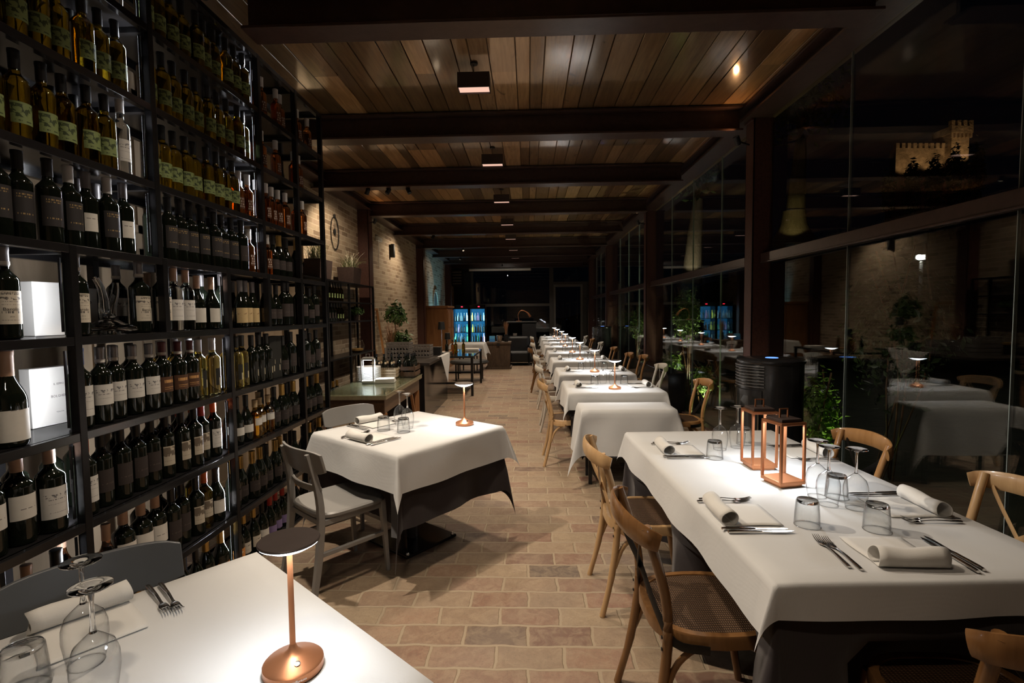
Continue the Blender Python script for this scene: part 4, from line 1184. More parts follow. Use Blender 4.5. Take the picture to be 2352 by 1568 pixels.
def grey_chair(label, g):
    """painted chair with a wide curved back panel; faces +y"""
    t = thing('panel_back_chair', label, 'chair', (0,0,0), 0, 'grey painted chairs')
    for sx in (-1,1):
        p = smooth_path([(sx*0.19,-0.255,0),(sx*0.182,-0.215,0.22),(sx*0.178,-0.195,0.44),(sx*0.165,-0.205,0.60),(sx*0.15,-0.245,0.785)], 3)
        N = len(p)
        MB().tube(p, [0.017+0.008*math.sin(PI*min(1,(i+2)/(N+2))) for i in range(N)], 4, up=(0,1,0)).obj('rear_leg', g, t, bevel=0.004)
        MB().tube([(sx*0.185,0.205,0),(sx*0.175,0.18,0.435)], [0.015,0.024], 4, up=(0,1,0)).obj('front_leg', g, t, bevel=0.004)
        MB().tube([(sx*0.182,-0.21,0.235),(sx*0.18,0.19,0.235)], 0.016, 4).obj('side_stretcher', g, t, bevel=0.003)
        MB().tube([(sx*0.175,-0.19,0.405),(sx*0.172,0.18,0.405)], 0.022, 4).obj('seat_rail', g, t, bevel=0.003)
    # seat
    b = MB(); n = 28; ring = []
    for i in range(n):
        a = 2*PI*i/n; c, s_ = math.cos(a), math.sin(a); ex = 0.45
        ring.append((math.copysign(abs(c)**ex, c)*(0.212+0.012*s_), math.copysign(abs(s_)**ex, s_)*0.212))
    vs = []
    for k, z in ((0.97,0.425),(1.0,0.432),(1.0,0.446),(0.96,0.455),(0.6,0.447),(0.25,0.444)): vs += [(x*k,y*k,z) for x,y in ring]
    fs = [(j*n+i, j*n+(i+1)%n, (j+1)*n+(i+1)%n, (j+1)*n+i) for j in range(5) for i in range(n)] + [tuple(range(5*n,6*n)), tuple(reversed(range(n)))]
    b.add(vs, fs); b.obj('seat', g, t, smooth=True)
    def panel(zc, hh, half, th, bow, y0, nm, lean):
        b = MB(); L = []
        K = 14
        for i in range(K+1):
            u = -1+2*i/K
            x = half*u; y = y0 - bow*(1-u*u)
            edge = (1-abs(u)**6)
            hz = hh*(0.72+0.28*edge)
            for (dz, dy) in ((-hz,th/2),(-hz*0.5,th*0.55),(hz*0.5,th*0.55),(hz,th/2),(hz,-th/2),(-hz,-th/2)):
                L.append((x, y+dy-lean*(dz), zc+dz))
        m = 6
        fs = [(i*m+k, i*m+(k+1)%m, (i+1)*m+(k+1)%m, (i+1)*m+k) for i in range(K) for k in range(m)] + [tuple(reversed(range(m))), tuple(range(K*m,(K+1)*m))]
        b.add(L, fs); return b.obj(nm, g, t, smooth=True, bevel=0.003, ang=50)
    panel(0.735, 0.068, 0.225, 0.014, 0.05, -0.195, 'back_panel', 0.25)
    panel(0.585, 0.018, 0.165, 0.016, 0.03, -0.185, 'lower_rail', 0.2)
    b = MB(); b.tube([(-0.175,0.16,0.40),(0.175,0.16,0.40)], 0.02, 4); b.tube([(-0.175,-0.185,0.40),(0.175,-0.185,0.40)], 0.02, 4)
    b.obj('cross_rails', g, t, bevel=0.003)
    return t
gc = grey_chair('grey painted chair with curved back panel before the square table', M['greypaint'])
gc.location = (-1.12, 2.88, 0); gc.rotation_euler = (0,0,R(49-90))
dup(gc, (-1.235, 3.745, 0), R(-37-90), 'grey painted chair behind square table, backed against buffet')
gs = grey_chair('dark slate grey chair back beyond the cloth nearest the camera', M['slate'])
gs.location = (-1.12, 1.27, 0); gs.rotation_euler = (0,0,R(-39.9-90))

# ------------------------------------------------------------------ ceiling pendants and small room lights
def pendant(loc, label, e):
    t = thing('pendant_light', label, 'ceiling light', loc, 0, 'box pendants down the ceiling')
    w, d, h, k = 0.125, 0.065, 0.115, 0.006
    b = MB()
    b.box(-w, w, -d, -d+k, 0, h); b.box(-w, w, d-k, d, 0, h); b.box(-w, -w+k, -d+k, d-k, 0, h); b.box(w-k, w, -d+k, d-k, 0, h)
    b.obj('housing', M['bronze_dark'], t)
    MB().box(-w+k, w-k, -d+k, d-k, 0.012, 0.018).obj('diffuser', M['led_pend'], t)
    MB().box(-w+k, w-k, -d+k, d-k, 0.06, 0.065).obj('inner_plate', M['copper'], t)
    MB().tube([(0,0,0.065),(0,0,ZC-loc[2]-0.01)], 0.002, 6).obj('cable', M['black'], t)
    MB().lathe([(0.03,ZC-loc[2]-0.012),(0.03,ZC-loc[2]-0.001)], 16).obj('ceiling_rose', M['black'], t, smooth=True)
    light('pendant_lamp', 'AREA', (0,0,0.006), e, (1.0,0.83,0.65), 0.20, size_y=0.09, direction=(0,0,-1), parent=t, spread=125)
    return t
M['led_pend'] = emissive('pendant_diffuser', (1.0,0.60,0.46), 1.0)
for i, y in enumerate([0.0, 2.08, 4.1, 6.15, 8.2, 10.3, 12.3, 14.5, 16.6, 18.6]):
    pendant((-0.41, y, 3.26), f'copper-dark box pendant, {NTH[i-2]} visible down the room' if i > 1 else f'copper-dark box pendant overhead, {"second" if i else "first"} behind the visible row', (13, 20, 24, 26, 24, 22, 22, 22, 22, 22)[i])
M['spot_lens'] = emissive('spot_lens', (1.0,0.8,0.55), 0.8)
def clamp_spot(loc, target, label, e, col, ang=50, size=0.02, stem=None):
    t = thing('spotlight', label, 'spotlight', loc)
    d = (Vector(target)-Vector(loc)).normalized()
    q = d.to_track_quat('Z', 'Y').to_matrix().to_4x4()
    MB().lathe([(0.02,-0.09),(0.028,-0.08),(0.03,-0.005),(0.027,-0.005),(0.024,-0.03),(0,-0.03)], 16, cap1=False, M=q).obj('housing', M['black'], t, smooth=True)
    MB().lathe([(0.024,-0.028),(0,-0.0275)], 16, cap0=False, M=q).obj('lens', M['spot_lens'], t)
    if stem: MB().tube([-d*0.05, stem], 0.008, 8).obj('stem', M['black'], t, smooth=True)
    light('spot_lamp', 'SPOT', tuple(d*0.01), e, col, size, direction=d, spot=ang, blend=0.6, parent=t)
    return t
ORANGE = (1.0, 0.50, 0.20)
for y, x, nm, sx in ((5.0, 1.98, 'nearest glass-side column', 0.16), (9.40, 1.98, 'second glass-side column', 0.16), (8.83, -2.62, 'first brick-side column', -0.14)):
    clamp_spot((x, y, ZP-0.16), (x-0.35*(1 if x > 0 else -1), y-0.25, ZC+0.3), f'small uplight at top of the {nm}', 2.2, ORANGE, 110, stem=(sx, 0.075, -0.06))
# warm washes on the brick wall, hung below the beams
DN = (0, 0, 0.075)
clamp_spot((-2.2, 7.0, 3.15), (-2.95, 7.6, 1.9), 'small black spotlight under beam, washing the clock wall', 60, (1,0.80,0.58), 115, stem=DN)
clamp_spot((-1.92, 7.0, 3.15), (-2.95, 6.5, 1.0), 'added black spotlight under third beam, brightening brick behind iron shelf', 70, (1,0.80,0.58), 80, stem=DN)  # extra lamp added to lift the dim brick behind the shelf
clamp_spot((-2.1, 11.23, 3.15), (-2.95, 11.0, 1.8), 'small black spotlight under beam between the brick-side columns', 60, (1,0.80,0.58), 130, stem=DN)
clamp_spot((-2.1, 15.7, 3.15), (-2.95, 14.9, 2.0), 'small black spotlight under beam near blue arch', 12, (1,0.75,0.5), 100, stem=DN)
clamp_spot((-1.7, 13.5, 3.15), (-0.6, 9.5, 0.0), 'small black spotlight under far beam lighting the aisle', 90, (1,0.74,0.5), 70, stem=DN)
clamp_spot((-1.6, 7.0, 3.15), (0.0, 6.6, 0.0), 'small black spotlight under third beam lighting the aisle', 60, (1,0.78,0.55), 80, stem=DN)
clamp_spot((-0.9, 17.8, 3.15), (-1.0, 19.6, 3.14), 'added black spotlight under last beam to brighten screen housing', 9, (1,0.93,0.8), 75, stem=DN)  # added lamp, there only to brighten the screen tube
# the clamp light above the rack's second bay
cs = thing('spotlight', 'small black clamp light at top edge of wine rack', 'spotlight', (-1.675, 2.70, 3.165))
MB().lathe([(0.018,0.0),(0.025,0.01),(0.025,0.05),(0.012,0.055)], 14).obj('housing', M['black'], cs, smooth=True)
# ------------------------------------------------------------------ buffet table past the wine rack
M['topglass'] = pane_glass('table_glass', (0.90,0.95,0.91))
bt = thing('buffet_table', 'old wooden table with glass top past the end of wine rack', 'table', (-1.70, 5.62, 0))
MB().box(-0.33,0.33,-0.82,0.82,0.69,0.735).obj('tabletop', M['olivewood'] if 'olivewood' in M else wood('olive_table_top', (0.20,0.165,0.10), (0.34,0.28,0.18), (1,8,1), 4, 0.4), bt, bevel=0.006)
MB().box(-0.30,0.30,-0.78,0.78,0.55,0.69).obj('apron', M['darkwood'], bt, bevel=0.004)
for sx in (-1,1):
    for sy in (-1,1):
        MB().tube([(sx*0.27,sy*0.74,0.55),(sx*0.29,sy*0.70+0.0,0)], [0.045,0.035], 4).obj('leg', M['orangewood'], bt, bevel=0.004)
MB().tube([(0.28,0.66,0.12),(0.28,0.42,0.55)], 0.02, 4).obj('brace', M['orangewood'], bt)
MB().box(-0.335,0.335,-0.83,0.83,0.7365,0.7465).obj('glass_top', M['topglass'], bt)
BZ = 0.748
M['lantern_white'] = simple('cream_lantern_paint', (0.34,0.34,0.32), 0.4, 0, 0.4, 0.05, 20)
lw_ = lantern((-1.80, 5.62, BZ), R(8), 'white lantern glowing before the stack of plates on buffet table', M['lantern_white'], 2.4, 1.12, h=0.26)
light('lantern_glow', 'POINT', (0,0,0.20), 1.1, COOL, 0.03, parent=lw_)
for k in range(14):
    p = MB().lathe([(0.05,0.0),(0.09,0.001),(0.136,0.0025),(0.139,0.005),(0.138,0.0092),(0.13,0.0098),(0.09,0.006),(0.0,0.005)], 28, cap0=True).obj('plate', M['white'], smooth=True)
    put(p, (-1.87, 5.86, BZ+0.0115*k), 0, f'white plate, {ORD[k]} from bottom of the stack behind white lantern', 'plate', 'stacked white plates')
fn = MB()
for k in range(5): fn.obox((0,0,0.006+0.0085*k), 0.22-0.004*k, 0.17, 0.008, rz=0.03*k)
fn = fn.obj('napkin_stack', M['napkin'], bevel=0.002); put(fn, (-1.62, 5.66, BZ), 0.1, 'stack of folded white napkins beside white lantern', 'napkins')
fn['kind'] = 'stuff'
def crate(loc, w, d, h, mat, label, rows=3, rz=0):
    t = thing('wooden_crate', label, 'crate', loc, rz)
    MB().box(-w/2, w/2, -d/2, d/2, 0.004, 0.012).obj('bottom_board', mat, t)
    for r in range(rows):
        z0 = 0.014+(h-0.02)*r/rows; z1 = z0+(h-0.02)/rows*0.72
        b = MB(); b.box(-w/2, w/2, -d/2-0.008, -d/2, z0, z1); b.box(-w/2, w/2, d/2, d/2+0.008, z0, z1); b.box(-w/2-0.008, -w/2, -d/2-0.008, d/2+0.008, z0, z1); b.box(w/2, w/2+0.008, -d/2-0.008, d/2+0.008, z0, z1)
        b.obj('slat_band', mat, t, bevel=0.001)
    for sx in (-1,1):
        for sy in (-1,1): MB().box(sx*(w/2-0.008)-0.007, sx*(w/2-0.008)+0.007, sy*(d/2-0.008)-0.007, sy*(d/2-0.008)+0.007, 0.012, h).obj('corner_block', mat, t)
    return t
M['palewood'] = wood('pale_crate_wood', (0.34,0.26,0.16), (0.5,0.40,0.27), (6,1,1), 4, 0.6)
crate((-1.76, 6.08, BZ), 0.34, 0.20, 0.12, M['palewood'], 'pale wooden crate of small clear bottles on buffet table')
crate((-1.47, 6.24, BZ), 0.17, 0.26, 0.15, M['darkwood'], 'dark wooden crate of brown bottles at buffet table end', rows=2)
MINI = {}
def mini(kind, loc, label, s=0.6):
    if kind not in MINI:
        root = bpy.data.objects.new('small_bottle', None); COL.objects.link(root); root['category'] = 'bottle'
        prof = PROFILE['squat' if kind == 'clear' else 'bordeaux'][0]
        MB().lathe(prof, 12).obj('glass_body', M['glassware'] if kind == 'clear' else BG[kind], root, smooth=True)
        top = prof[-1][1]
        MB().lathe([(0.017,top-0.02),(0.017,top+0.012)], 10).obj('stopper', CAPM['cork' if kind == 'clear' else 'black'], root, smooth=True)
        MINI[kind] = root; r = root; r.location = loc
    else:
        r = dup(MINI[kind], loc, 0, '')
    r['label'] = label; r['group'] = 'small bottles on the buffet tables'; r.scale = (s,s,s)
    return r
for i in range(4):
    for j in range(2):
        mini('clear', (-1.875+0.077*i, 6.035+0.09*j, BZ+0.0125), f'small clear bottle, {ORD[i]} in {"front" if j == 0 else "rear"} row of pale crate', 0.72)
for i in range(2):
    for j in range(3):
        mini('dark', (-1.51+0.078*i, 6.16+0.08*j, BZ+0.0125), f'small black bottle, {"left" if i == 0 else "right"} one in {ORD[j]} row of dark crate', 0.86)
for i in range(4):
    mini('dark', (-1.92+0.095*i, 6.34, BZ), f'black bottle, {ORD[i]} along back edge of buffet table', 0.85)
# ------------------------------------------------------------------ low iron shelf along the brick wall
sh = thing('iron_shelf', 'low black iron shelf against brick wall, planters on top', 'shelf', (0,0,0))
SX0, SX1, SY0, SY1 = -2.92, -2.62, 5.75, 8.60
for z in (0.30, 0.91, 1.415, 1.70, 1.98):
    MB().box(SX0, SX1, SY0, SY1, z-0.02, z).obj('shelf_board', M['rack'], sh)
for y in (5.77, 6.6, 7.42, 8.58):
    for x in (SX0+0.01, SX1-0.01): MB().box(x-0.015, x+0.015, y-0.015, y+0.015, 0, 1.96).obj('post', M['rack'], sh)
for row, z, zn in ((0, 1.70, 'upper'), (1, 1.415, 'lower')):
    for k in range(7):
        key = 'oil' if (row == 0 or k > 3) else 'dark'
        if key == 'oil': place_bottle('oil', -2.70, 6.70+0.098*k, z+0.001, 0.2, f'olive oil bottle, {ORD[k]} along {zn} row of low iron shelf', 'bottles on the low iron shelf').scale = (0.88,0.88,0.84)
        else: place_bottle('plaindark', -2.70, 6.70+0.098*k, z+0.001, 0.2, f'black bottle, {ORD[k]} along {zn} row of low iron shelf', 'bottles on the low iron shelf').scale = (0.88,0.88,0.84)
for k in range(3): place_bottle('champ', -2.70, 6.75+0.14*k, 0.301, 0.2, f'dark sparkling bottle, {ORD[k]} on bottom of low iron shelf', 'bottles on the low iron shelf')
# plants
def leaf_mat(name, a, b):
    N = NT(name)
    oi = N.n('ShaderNodeObjectInfo')
    f = N.noise(N.coord(), 9, 3)
    N.bsdf(N.mix(f, (*a,1), (*b,1)), 0.45, spec=0.4)
    return N.m
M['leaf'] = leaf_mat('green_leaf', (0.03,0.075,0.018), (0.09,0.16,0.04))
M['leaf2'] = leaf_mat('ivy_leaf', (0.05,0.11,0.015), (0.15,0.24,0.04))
M['grassy'] = leaf_mat('grass_blade', (0.10,0.14,0.05), (0.30,0.30,0.16))
M['pale_blade'] = leaf_mat('pale_blade', (0.45,0.42,0.32), (0.62,0.58,0.46))
M['dried'] = leaf_mat('dried_stem', (0.20,0.09,0.04), (0.36,0.19,0.10))
M['wicker'] = simple('brown_wicker', (0.05,0.032,0.028), 0.7, 0, 0.3, 0.4, 40, bump=0.6, bdist=0.004)
def blades(n, h, spread, seed, w=0.006, droop=0.5, r0=0.06):
    rnd = random.Random(seed); b = MB()
    for _ in range(n):
        a = rnd.uniform(0, 2*PI); L = h*rnd.uniform(0.6, 1.0); s = spread*rnd.uniform(0.3, 1)
        x0, y0 = r0*rnd.uniform(-1,1), r0*rnd.uniform(-1,1)
        pts = [Vector((x0+math.cos(a)*s*t**1.6, y0+math.sin(a)*s*t**1.6, L*(t-droop*t*t*0.6*s/spread))) for t in (0,.25,.5,.75,1)]
        sd = Vector((-math.sin(a), math.cos(a), 0))*w
        vs = []
        for i, p in enumerate(pts):
            k = (1-i/4)*0.9+0.1
            vs += [p-sd*k, p+sd*k+Vector((0,0,0.001))]
        b.add(vs, [(2*i,2*i+1,2*i+3,2*i+2) for i in range(4)])
    return b
def leaves(n, rx, ry, rz, seed, size=0.04, shell=0.5, c=(0,0,0)):
    rnd = random.Random(seed); b = MB()
    for _ in range(n):
        d = Vector((rnd.gauss(0,1), rnd.gauss(0,1), rnd.gauss(0,1))).normalized()
        r = rnd.uniform(shell, 1)**0.6
        nz = 0.75+0.5*noise.noise(d*2.3+Vector((seed,0,0)))
        p = Vector((c[0]+d.x*rx*r*nz, c[1]+d.y*ry*r*nz, c[2]+d.z*rz*r*nz))
        nrm = (d+Vector((rnd.uniform(-1,1),rnd.uniform(-1,1),rnd.uniform(-0.2,1.2)))).normalized()
        t = nrm.orthogonal().normalized(); t.rotate(Matrix.Rotation(rnd.uniform(0,6.28),3,nrm)); u = nrm.cross(t)
        s = size*rnd.uniform(0.6,1.25)
        b.add([p-t*s, p-u*s*0.45+nrm*s*0.1, p-t*s*0.1+nrm*s*0.02, p+u*s*0.45+nrm*s*0.1, p+t*s], [(0,1,2),(0,2,3),(1,4,2),(2,4,3)])
    return b
for k, (y, nm, sd) in enumerate(((6.55, 'tall grass', 3), (7.75, 'pale-tipped grass', 4))):
    t = thing('planter', f'dark woven box planter of {nm} on low iron shelf', 'planter', (-2.73, y, 1.981))
    b = MB(); L = 0.34 if k else 0.40
    b.add([(-0.11,-L*0.46,0),(0.11,-L*0.46,0),(0.11,L*0.46,0),(-0.11,L*0.46,0),(-0.13,-L*0.5,0.24),(0.13,-L*0.5,0.24),(0.13,L*0.5,0.24),(-0.13,L*0.5,0.24)], [(0,3,2,1),(0,1,5,4),(1,2,6,5),(2,3,7,6),(3,0,4,7)])
    b.add([(-0.12,-L*0.48,0.215),(0.12,-L*0.48,0.215),(0.12,L*0.48,0.215),(-0.12,L*0.48,0.215)], [(0,1,2,3)])
    b.obj('box', M['wicker'], t)
    g = blades(120, 0.42 if k == 0 else 0.26, 0.19, sd, 0.005, 0.5, 0.09).obj('grass', M['grassy'], t); g.location.z = 0.21
    g = blades(28, 0.38 if k else 0.34, 0.20, sd+9, 0.009, 0.4, 0.07).obj('pale_leaves', M['pale_blade'], t); g.location.z = 0.21
t = thing('trailing_plant', 'green trailing plant on low iron shelf beside brick column', 'plant', (-2.76, 8.0, 1.416))
MB().lathe([(0.05,0),(0.075,0.10),(0.07,0.10),(0.05,0.06)], 16, cap1=False).obj('pot', M['wicker'], t, smooth=True)
leaves(240, 0.12, 0.26, 0.085, 12, 0.04, 0.3, (0.03,0,0.155)).obj('foliage', M['leaf'], t)
t = thing('glass_jar', 'round amber glass jar on low iron shelf', 'jar', (-2.74, 8.0, 0.911))
MB().lathe([(0.06,0),(0.11,0.03),(0.125,0.10),(0.10,0.18),(0.06,0.21),(0.065,0.22)], 22, cap1=False).obj('jar_body', M['glassware'], t, smooth=True)
MB().lathe([(0.055,0.004),(0.10,0.03),(0.105,0.06),(0,0.062)], 18).obj('contents', M['oil_fill'] if 'oil_fill' in M else simple('golden_contents', (0.35,0.20,0.06), 0.5, 0, 0.4, 0.4, 40), t, smooth=True)
# iron ring clock on the brick
ck = thing('wall_clock', 'openwork iron ring clock on brick wall above planters', 'clock', (XW+0.012, 7.75, 2.77))
b = MB()
rg = [(0.0, 0.15*math.cos(2*PI*i/32), 0.24*math.sin(2*PI*i/32)-0.02) for i in range(33)]
b.tube(rg, 0.006, 6); b.tube([(0.006, y*1.07+0.008*math.sin(i*2), z*1.04) for i, (x,y,z) in enumerate(rg)], 0.004, 6)
b.obj('ring', M['black'], ck, smooth=True)
MB().lathe([(0.0,-0.008),(0.045,-0.006),(0.045,0.006),(0.0,0.008)], 20, cap0=False, cap1=False, M=Matrix.Rotation(PI/2,4,'Y') @ Matrix.Rotation(0.0,4,'Z')).obj('boss', M['black'], ck, smooth=True)
MB().obox((0.004,0,0.235), 0.016, 0.06, 0.06).obj('top_boss', M['black'], ck, bevel=0.01)
MB().tube([(0.008,0,-0.06),(0.008,0,0.19)], 0.003, 5).obj('minute_hand', M['black'], ck); MB().tube([(0.008,0,0),(0.008,-0.05,0.10)], 0.003, 5).obj('hour_hand', M['black'], ck); MB().tube([(0.008,0.0,-0.12),(0.008,0.06,0.14)], 0.002, 5).obj('second_hand', M['black'], ck)
e = thing('emergency_light', 'white emergency lamp high on brick wall beyond column', 'light', (XW+0.002, 10.0, 2.93))
MB().box(0.0,0.05,-0.15,0.15,0,0.09).obj('body', M['white'], e, bevel=0.006); MB().box(0.05,0.056,-0.13,0.13,0.012,0.078).obj('cover', M['paper'], e); MB().tube([(0.02,0,0),(0.01,0.02,-0.5)], 0.006, 6).obj('cable_duct', M['white'], e)
e = thing('speaker', 'small black cylinder speaker on brick wall beside emergency lamp', 'speaker', (XW+0.06, 10.9, 2.72))
MB().lathe([(0.045,0),(0.05,0.01),(0.05,0.27),(0.045,0.28)], 14).obj('body', M['black'], e, smooth=True); MB().box(-0.058,-0.03,-0.02,0.02,0.2,0.26).obj('bracket', M['black'], e)
# ------------------------------------------------------------------ dark counter, crates, lamp, cloth
ct = thing('serving_counter', 'black serving counter with board top beyond buffet table', 'counter', (-1.78, 7.95, 0))
MB().box(-0.34,0.33,-0.98,0.98,0.0,0.80).obj('body', M['gloss_black'], ct, bevel=0.004)
MB().box(-0.42,0.42,-1.05,1.05,0.801,0.84).obj('board_top', simple('dark_slate_top', (0.03,0.024,0.02), 0.3, 0, 0.5, 0.3, 8), ct, bevel=0.006)
M['greyplastic'] = simple('grey_plastic', (0.16,0.14,0.125), 0.5, 0, 0.4, 0.15, 20)
def tray_crate(loc, label):
    t = thing('open_crate', label, 'crate', loc, 0, 'grey lattice crates on the counter')
    w, d, h = 0.34, 0.26, 0.062
    b = MB()
    for z0, z1 in ((0,0.018),(0.044,0.060)):
        b.box(-w/2,w/2,-d/2,-d/2+0.006,z0,z1); b.box(-w/2,w/2,d/2-0.006,d/2,z0,z1); b.box(-w/2,-w/2+0.006,-d/2+0.006,d/2-0.006,z0,z1); b.box(w/2-0.006,w/2,-d/2+0.006,d/2-0.006,z0,z1)
    for i in range(8):
        x = -w/2+(w-0.018)*i/7
        b.box(x,x+0.018,-d/2,-d/2+0.006,0.018,0.044); b.box(x,x+0.018,d/2-0.006,d/2,0.018,0.044)
    for i in range(6):
        y = -d/2+(d-0.018)*i/5
        b.box(-w/2,-w/2+0.006,y,y+0.018,0.018,0.044); b.box(w/2-0.006,w/2,y,y+0.018,0.018,0.044)
    b.box(-w/2,w/2,-d/2,d/2,0,0.004)
    b.obj('lattice', M['greyplastic'], t)
    return t
tc0 = tray_crate((-1.93, 7.55, 0.841), 'grey lattice crate, lowest of the left stack on black counter')
for k, nm in ((1,'second from bottom'),(2,'third from bottom'),(3,'topmost')):
    dup(tc0, (-1.93, 7.55, 0.841+0.0625*k), 0, f'grey lattice crate, {nm} of the left stack on black counter')
for k, nm in ((0,'lowest'),(1,'second from bottom'),(2,'topmost')):
    dup(tc0, (-1.70, 7.95, 0.841+0.0625*k), 0, f'grey lattice crate, {nm} of the right stack on black counter')
bx = MB().box(-0.07,0.07,-0.05,0.05,0,0.13).obj('napkin_box', M['black'], bevel=0.004); put(bx, (-1.50, 8.25, 0.841), 0, 'small black box at end of counter beside crates', 'box')
def shade_lamp(loc, label, pole, e):
    t = thing('shade_lamp', label, 'lamp', loc)
    MB().lathe([(0.07,0),(0.07,0.012),(0.01,0.018),(0.008,0.02)], 20).obj('base', M['black'], t, smooth=True)
    MB().tube([(0,0,0.018),(0,0,pole)], 0.006, 8).obj('pole', M['silver'], t)
    MB().lathe([(0.062,pole-0.10),(0.05,pole+0.03),(0.048,pole+0.03),(0.06,pole-0.10)], 20, cap0=False, cap1=False).obj('shade', M['black'], t, smooth=True)
    MB().lathe([(0.045,pole+0.022),(0,pole+0.022)], 16, cap0=False).obj('bulb_disc', M['led_warm'], t)
    light('shade_light', 'POINT', (0,0,pole-0.04), e, WARM, 0.03, parent=t)
    return t
shade_lamp((-1.47, 8.55, 0.841), 'black-shaded lamp on slim pole at end of black counter', 0.50, 3)
ww = cloth('runner_cloth', 0.30, 0.5, (0.0,0.0,0.0,0.0), 31, kk=0.3)
put(ww, (-1.62, 8.66, 0.8425), 0, 'white cloth lying on far end of black counter', 'cloth')
b = MB(); b.add([(-0.06,-0.42,0.8435),(-0.06,0.42,0.8435),(0.0,-0.42,0.8435),(0.004,0.42,0.8435),(0.012,-0.26,0.68),(0.02,0.27,0.68),(0.016,-0.11,0.54),(0.022,0.13,0.54),(0.03,0.0,0.40),(0.03,0.01,0.40)], [(0,1,3,2),(2,3,5,4),(4,5,7,6),(6,7,9,8)])
o_ = b.obj('hanging_cloth', M['white_cloth']); md = o_.modifiers.new('thickness','SOLIDIFY'); md.thickness = 0.003
put(o_, (-1.352, 8.2, 0), 0, 'white cloth corner hanging in a point over the black counter side', 'cloth')
# plants and frame behind the counter
t = thing('potted_tree', 'leafy potted tree lit from below beside brick wall', 'plant', (-2.62, 10.0, 0))
MB().lathe([(0.14,0),(0.20,0.42),(0.18,0.42),(0.16,0.36),(0,0.36)], 20, cap1=False).obj('pot', M['wicker'], t, smooth=True)
MB().tube([(0,0,0.36),(0.03,0.02,0.8),(-0.02,0.0,1.3)], [0.025,0.02,0.012], 8).obj('trunk', M['darkwood'], t, smooth=True)
leaves(420, 0.30, 0.34, 0.30, 5, 0.055, 0.2, (0,0,1.50)).obj('foliage', M['leaf'], t); leaves(260, 0.34, 0.30, 0.22, 6, 0.06, 0.2, (0.06,0,1.02)).obj('foliage', M['leaf'], t)
t = thing('fern', 'spiky fern plant behind grey crates', 'plant', (-2.35, 9.6, 0))
MB().lathe([(0.12,0),(0.15,0.5),(0.13,0.5),(0,0.45)], 18, cap1=False).obj('pot', M['wicker'], t, smooth=True)
g = blades(160, 0.55, 0.42, 8, 0.008, 0.6, 0.05).obj('fronds', M['leaf'], t); g.location.z = 0.46
t = thing('tall_vase', 'tall white vase of dried reddish stems beside brick column', 'vase', (-2.33, 8.50, 0))
MB().lathe([(0.09,0),(0.10,0.02),(0.10,0.95),(0.085,0.95),(0.085,0.9),(0,0.9)], 20, cap1=False).obj('vase_body', M['white'], t, smooth=True)
g = blades(110, 0.62, 0.26, 14, 0.004, 0.2, 0.04).obj('dried_stems', M['dried'], t); g.location.z = 0.9
fr = thing('easel_frame', 'leaning wooden frame between dried stems and potted tree', 'frame', (-2.80, 9.35, 0))
MB().tube([(0.10,-0.25,0.3),(-0.08,-0.25,1.62)], 0.025, 4).obj('upright', M['orangewood'], fr); MB().tube([(0.10,0.25,0.3),(-0.08,0.25,1.62)], 0.025, 4).obj('upright', M['orangewood'], fr)
MB().tube([(-0.075,-0.25,1.60),(-0.075,0.25,1.60)], 0.025, 4).obj('crosspiece', M['orangewood'], fr); MB().tube([(0.10,-0.25,0.32),(0.10,0.25,0.32)], 0.025, 4).obj('crosspiece', M['orangewood'], fr)
for sy in (-0.25, 0.25): MB().tube([(0.10,sy,0.32),(0.14,sy,0)], 0.022, 4).obj('foot', M['orangewood'], fr)
clamp_spot((-2.40, 9.05, 0.05), (-2.75, 9.7, 1.4), 'small floor uplight below the potted tree', 14, (1,0.8,0.5), 100)
# ------------------------------------------------------------------ glass table with bottles
gt = thing('glass_table', 'steel-legged table with dark glass top before wine fridges', 'table', (-1.43, 10.08, 0))
MB().box(-0.42,0.42,-0.88,0.88,0.70,0.725).obj('frame_top', M['black'], gt); MB().box(-0.42,0.42,-0.88,0.88,0.7255,0.735).obj('glass_top', simple('black_mirror_glass', (0.03,0.035,0.03), 0.05, 0, 0.8, 0.1, 5), gt)
for sx in (-1,1):
    for sy in (-1,1): MB().box(sx*0.39-0.022,sx*0.39+0.022,sy*0.85-0.022,sy*0.85+0.022,0,0.70).obj('leg', M['rack'], gt)
for y in (-0.85,0.85): MB().box(-0.37,0.37,y-0.015,y+0.015,0.22,0.25).obj('stretcher', M['rack'], gt)
mini('dark', (-1.56, 9.62, 0.736), 'tall black bottle on dark glass table', 0.9); mini('amber', (-1.47, 9.75, 0.736), 'amber oil bottle on dark glass table', 0.85)
mini('oil', (-1.40, 9.70, 0.736), 'yellow-green oil bottle on dark glass table', 0.9); mini('oil', (-1.27, 9.85, 0.736), 'narrow oil bottle by edge of dark glass table', 0.86)
sb = MB().box(-0.14,0.14,-0.12,0.12,0,0.045).obj('napkin_pile', M['napkin'], bevel=0.006); put(sb, (-1.18, 10.5, 0.736), 0, 'folded white napkin pile on far end of dark glass table', 'napkins')
tr = MB().box(-0.16,0.16,-0.1,0.1,0,0.012).obj('serving_board', M['orangewood'], bevel=0.003); put(tr, (-1.60, 10.3, 0.736), 0.2, 'small wooden board on dark glass table', 'board')
shade_lamp((-1.62, 10.1, 0.736), 'black-shaded lamp among oil bottles on dark glass table', 0.36, 2)
be = thing('upholstered_bench', 'dark padded bench behind glass table', 'bench', (-1.35, 11.45, 0))
MB().lathe([(0.0,0.36),(0.33,0.37),(0.36,0.41),(0.33,0.45),(0.0,0.455)], 24, cap0=False, cap1=False, M=Matrix.Scale(1.25,4,(1,0,0))).obj('seat_pad', M['black'], be, smooth=True)
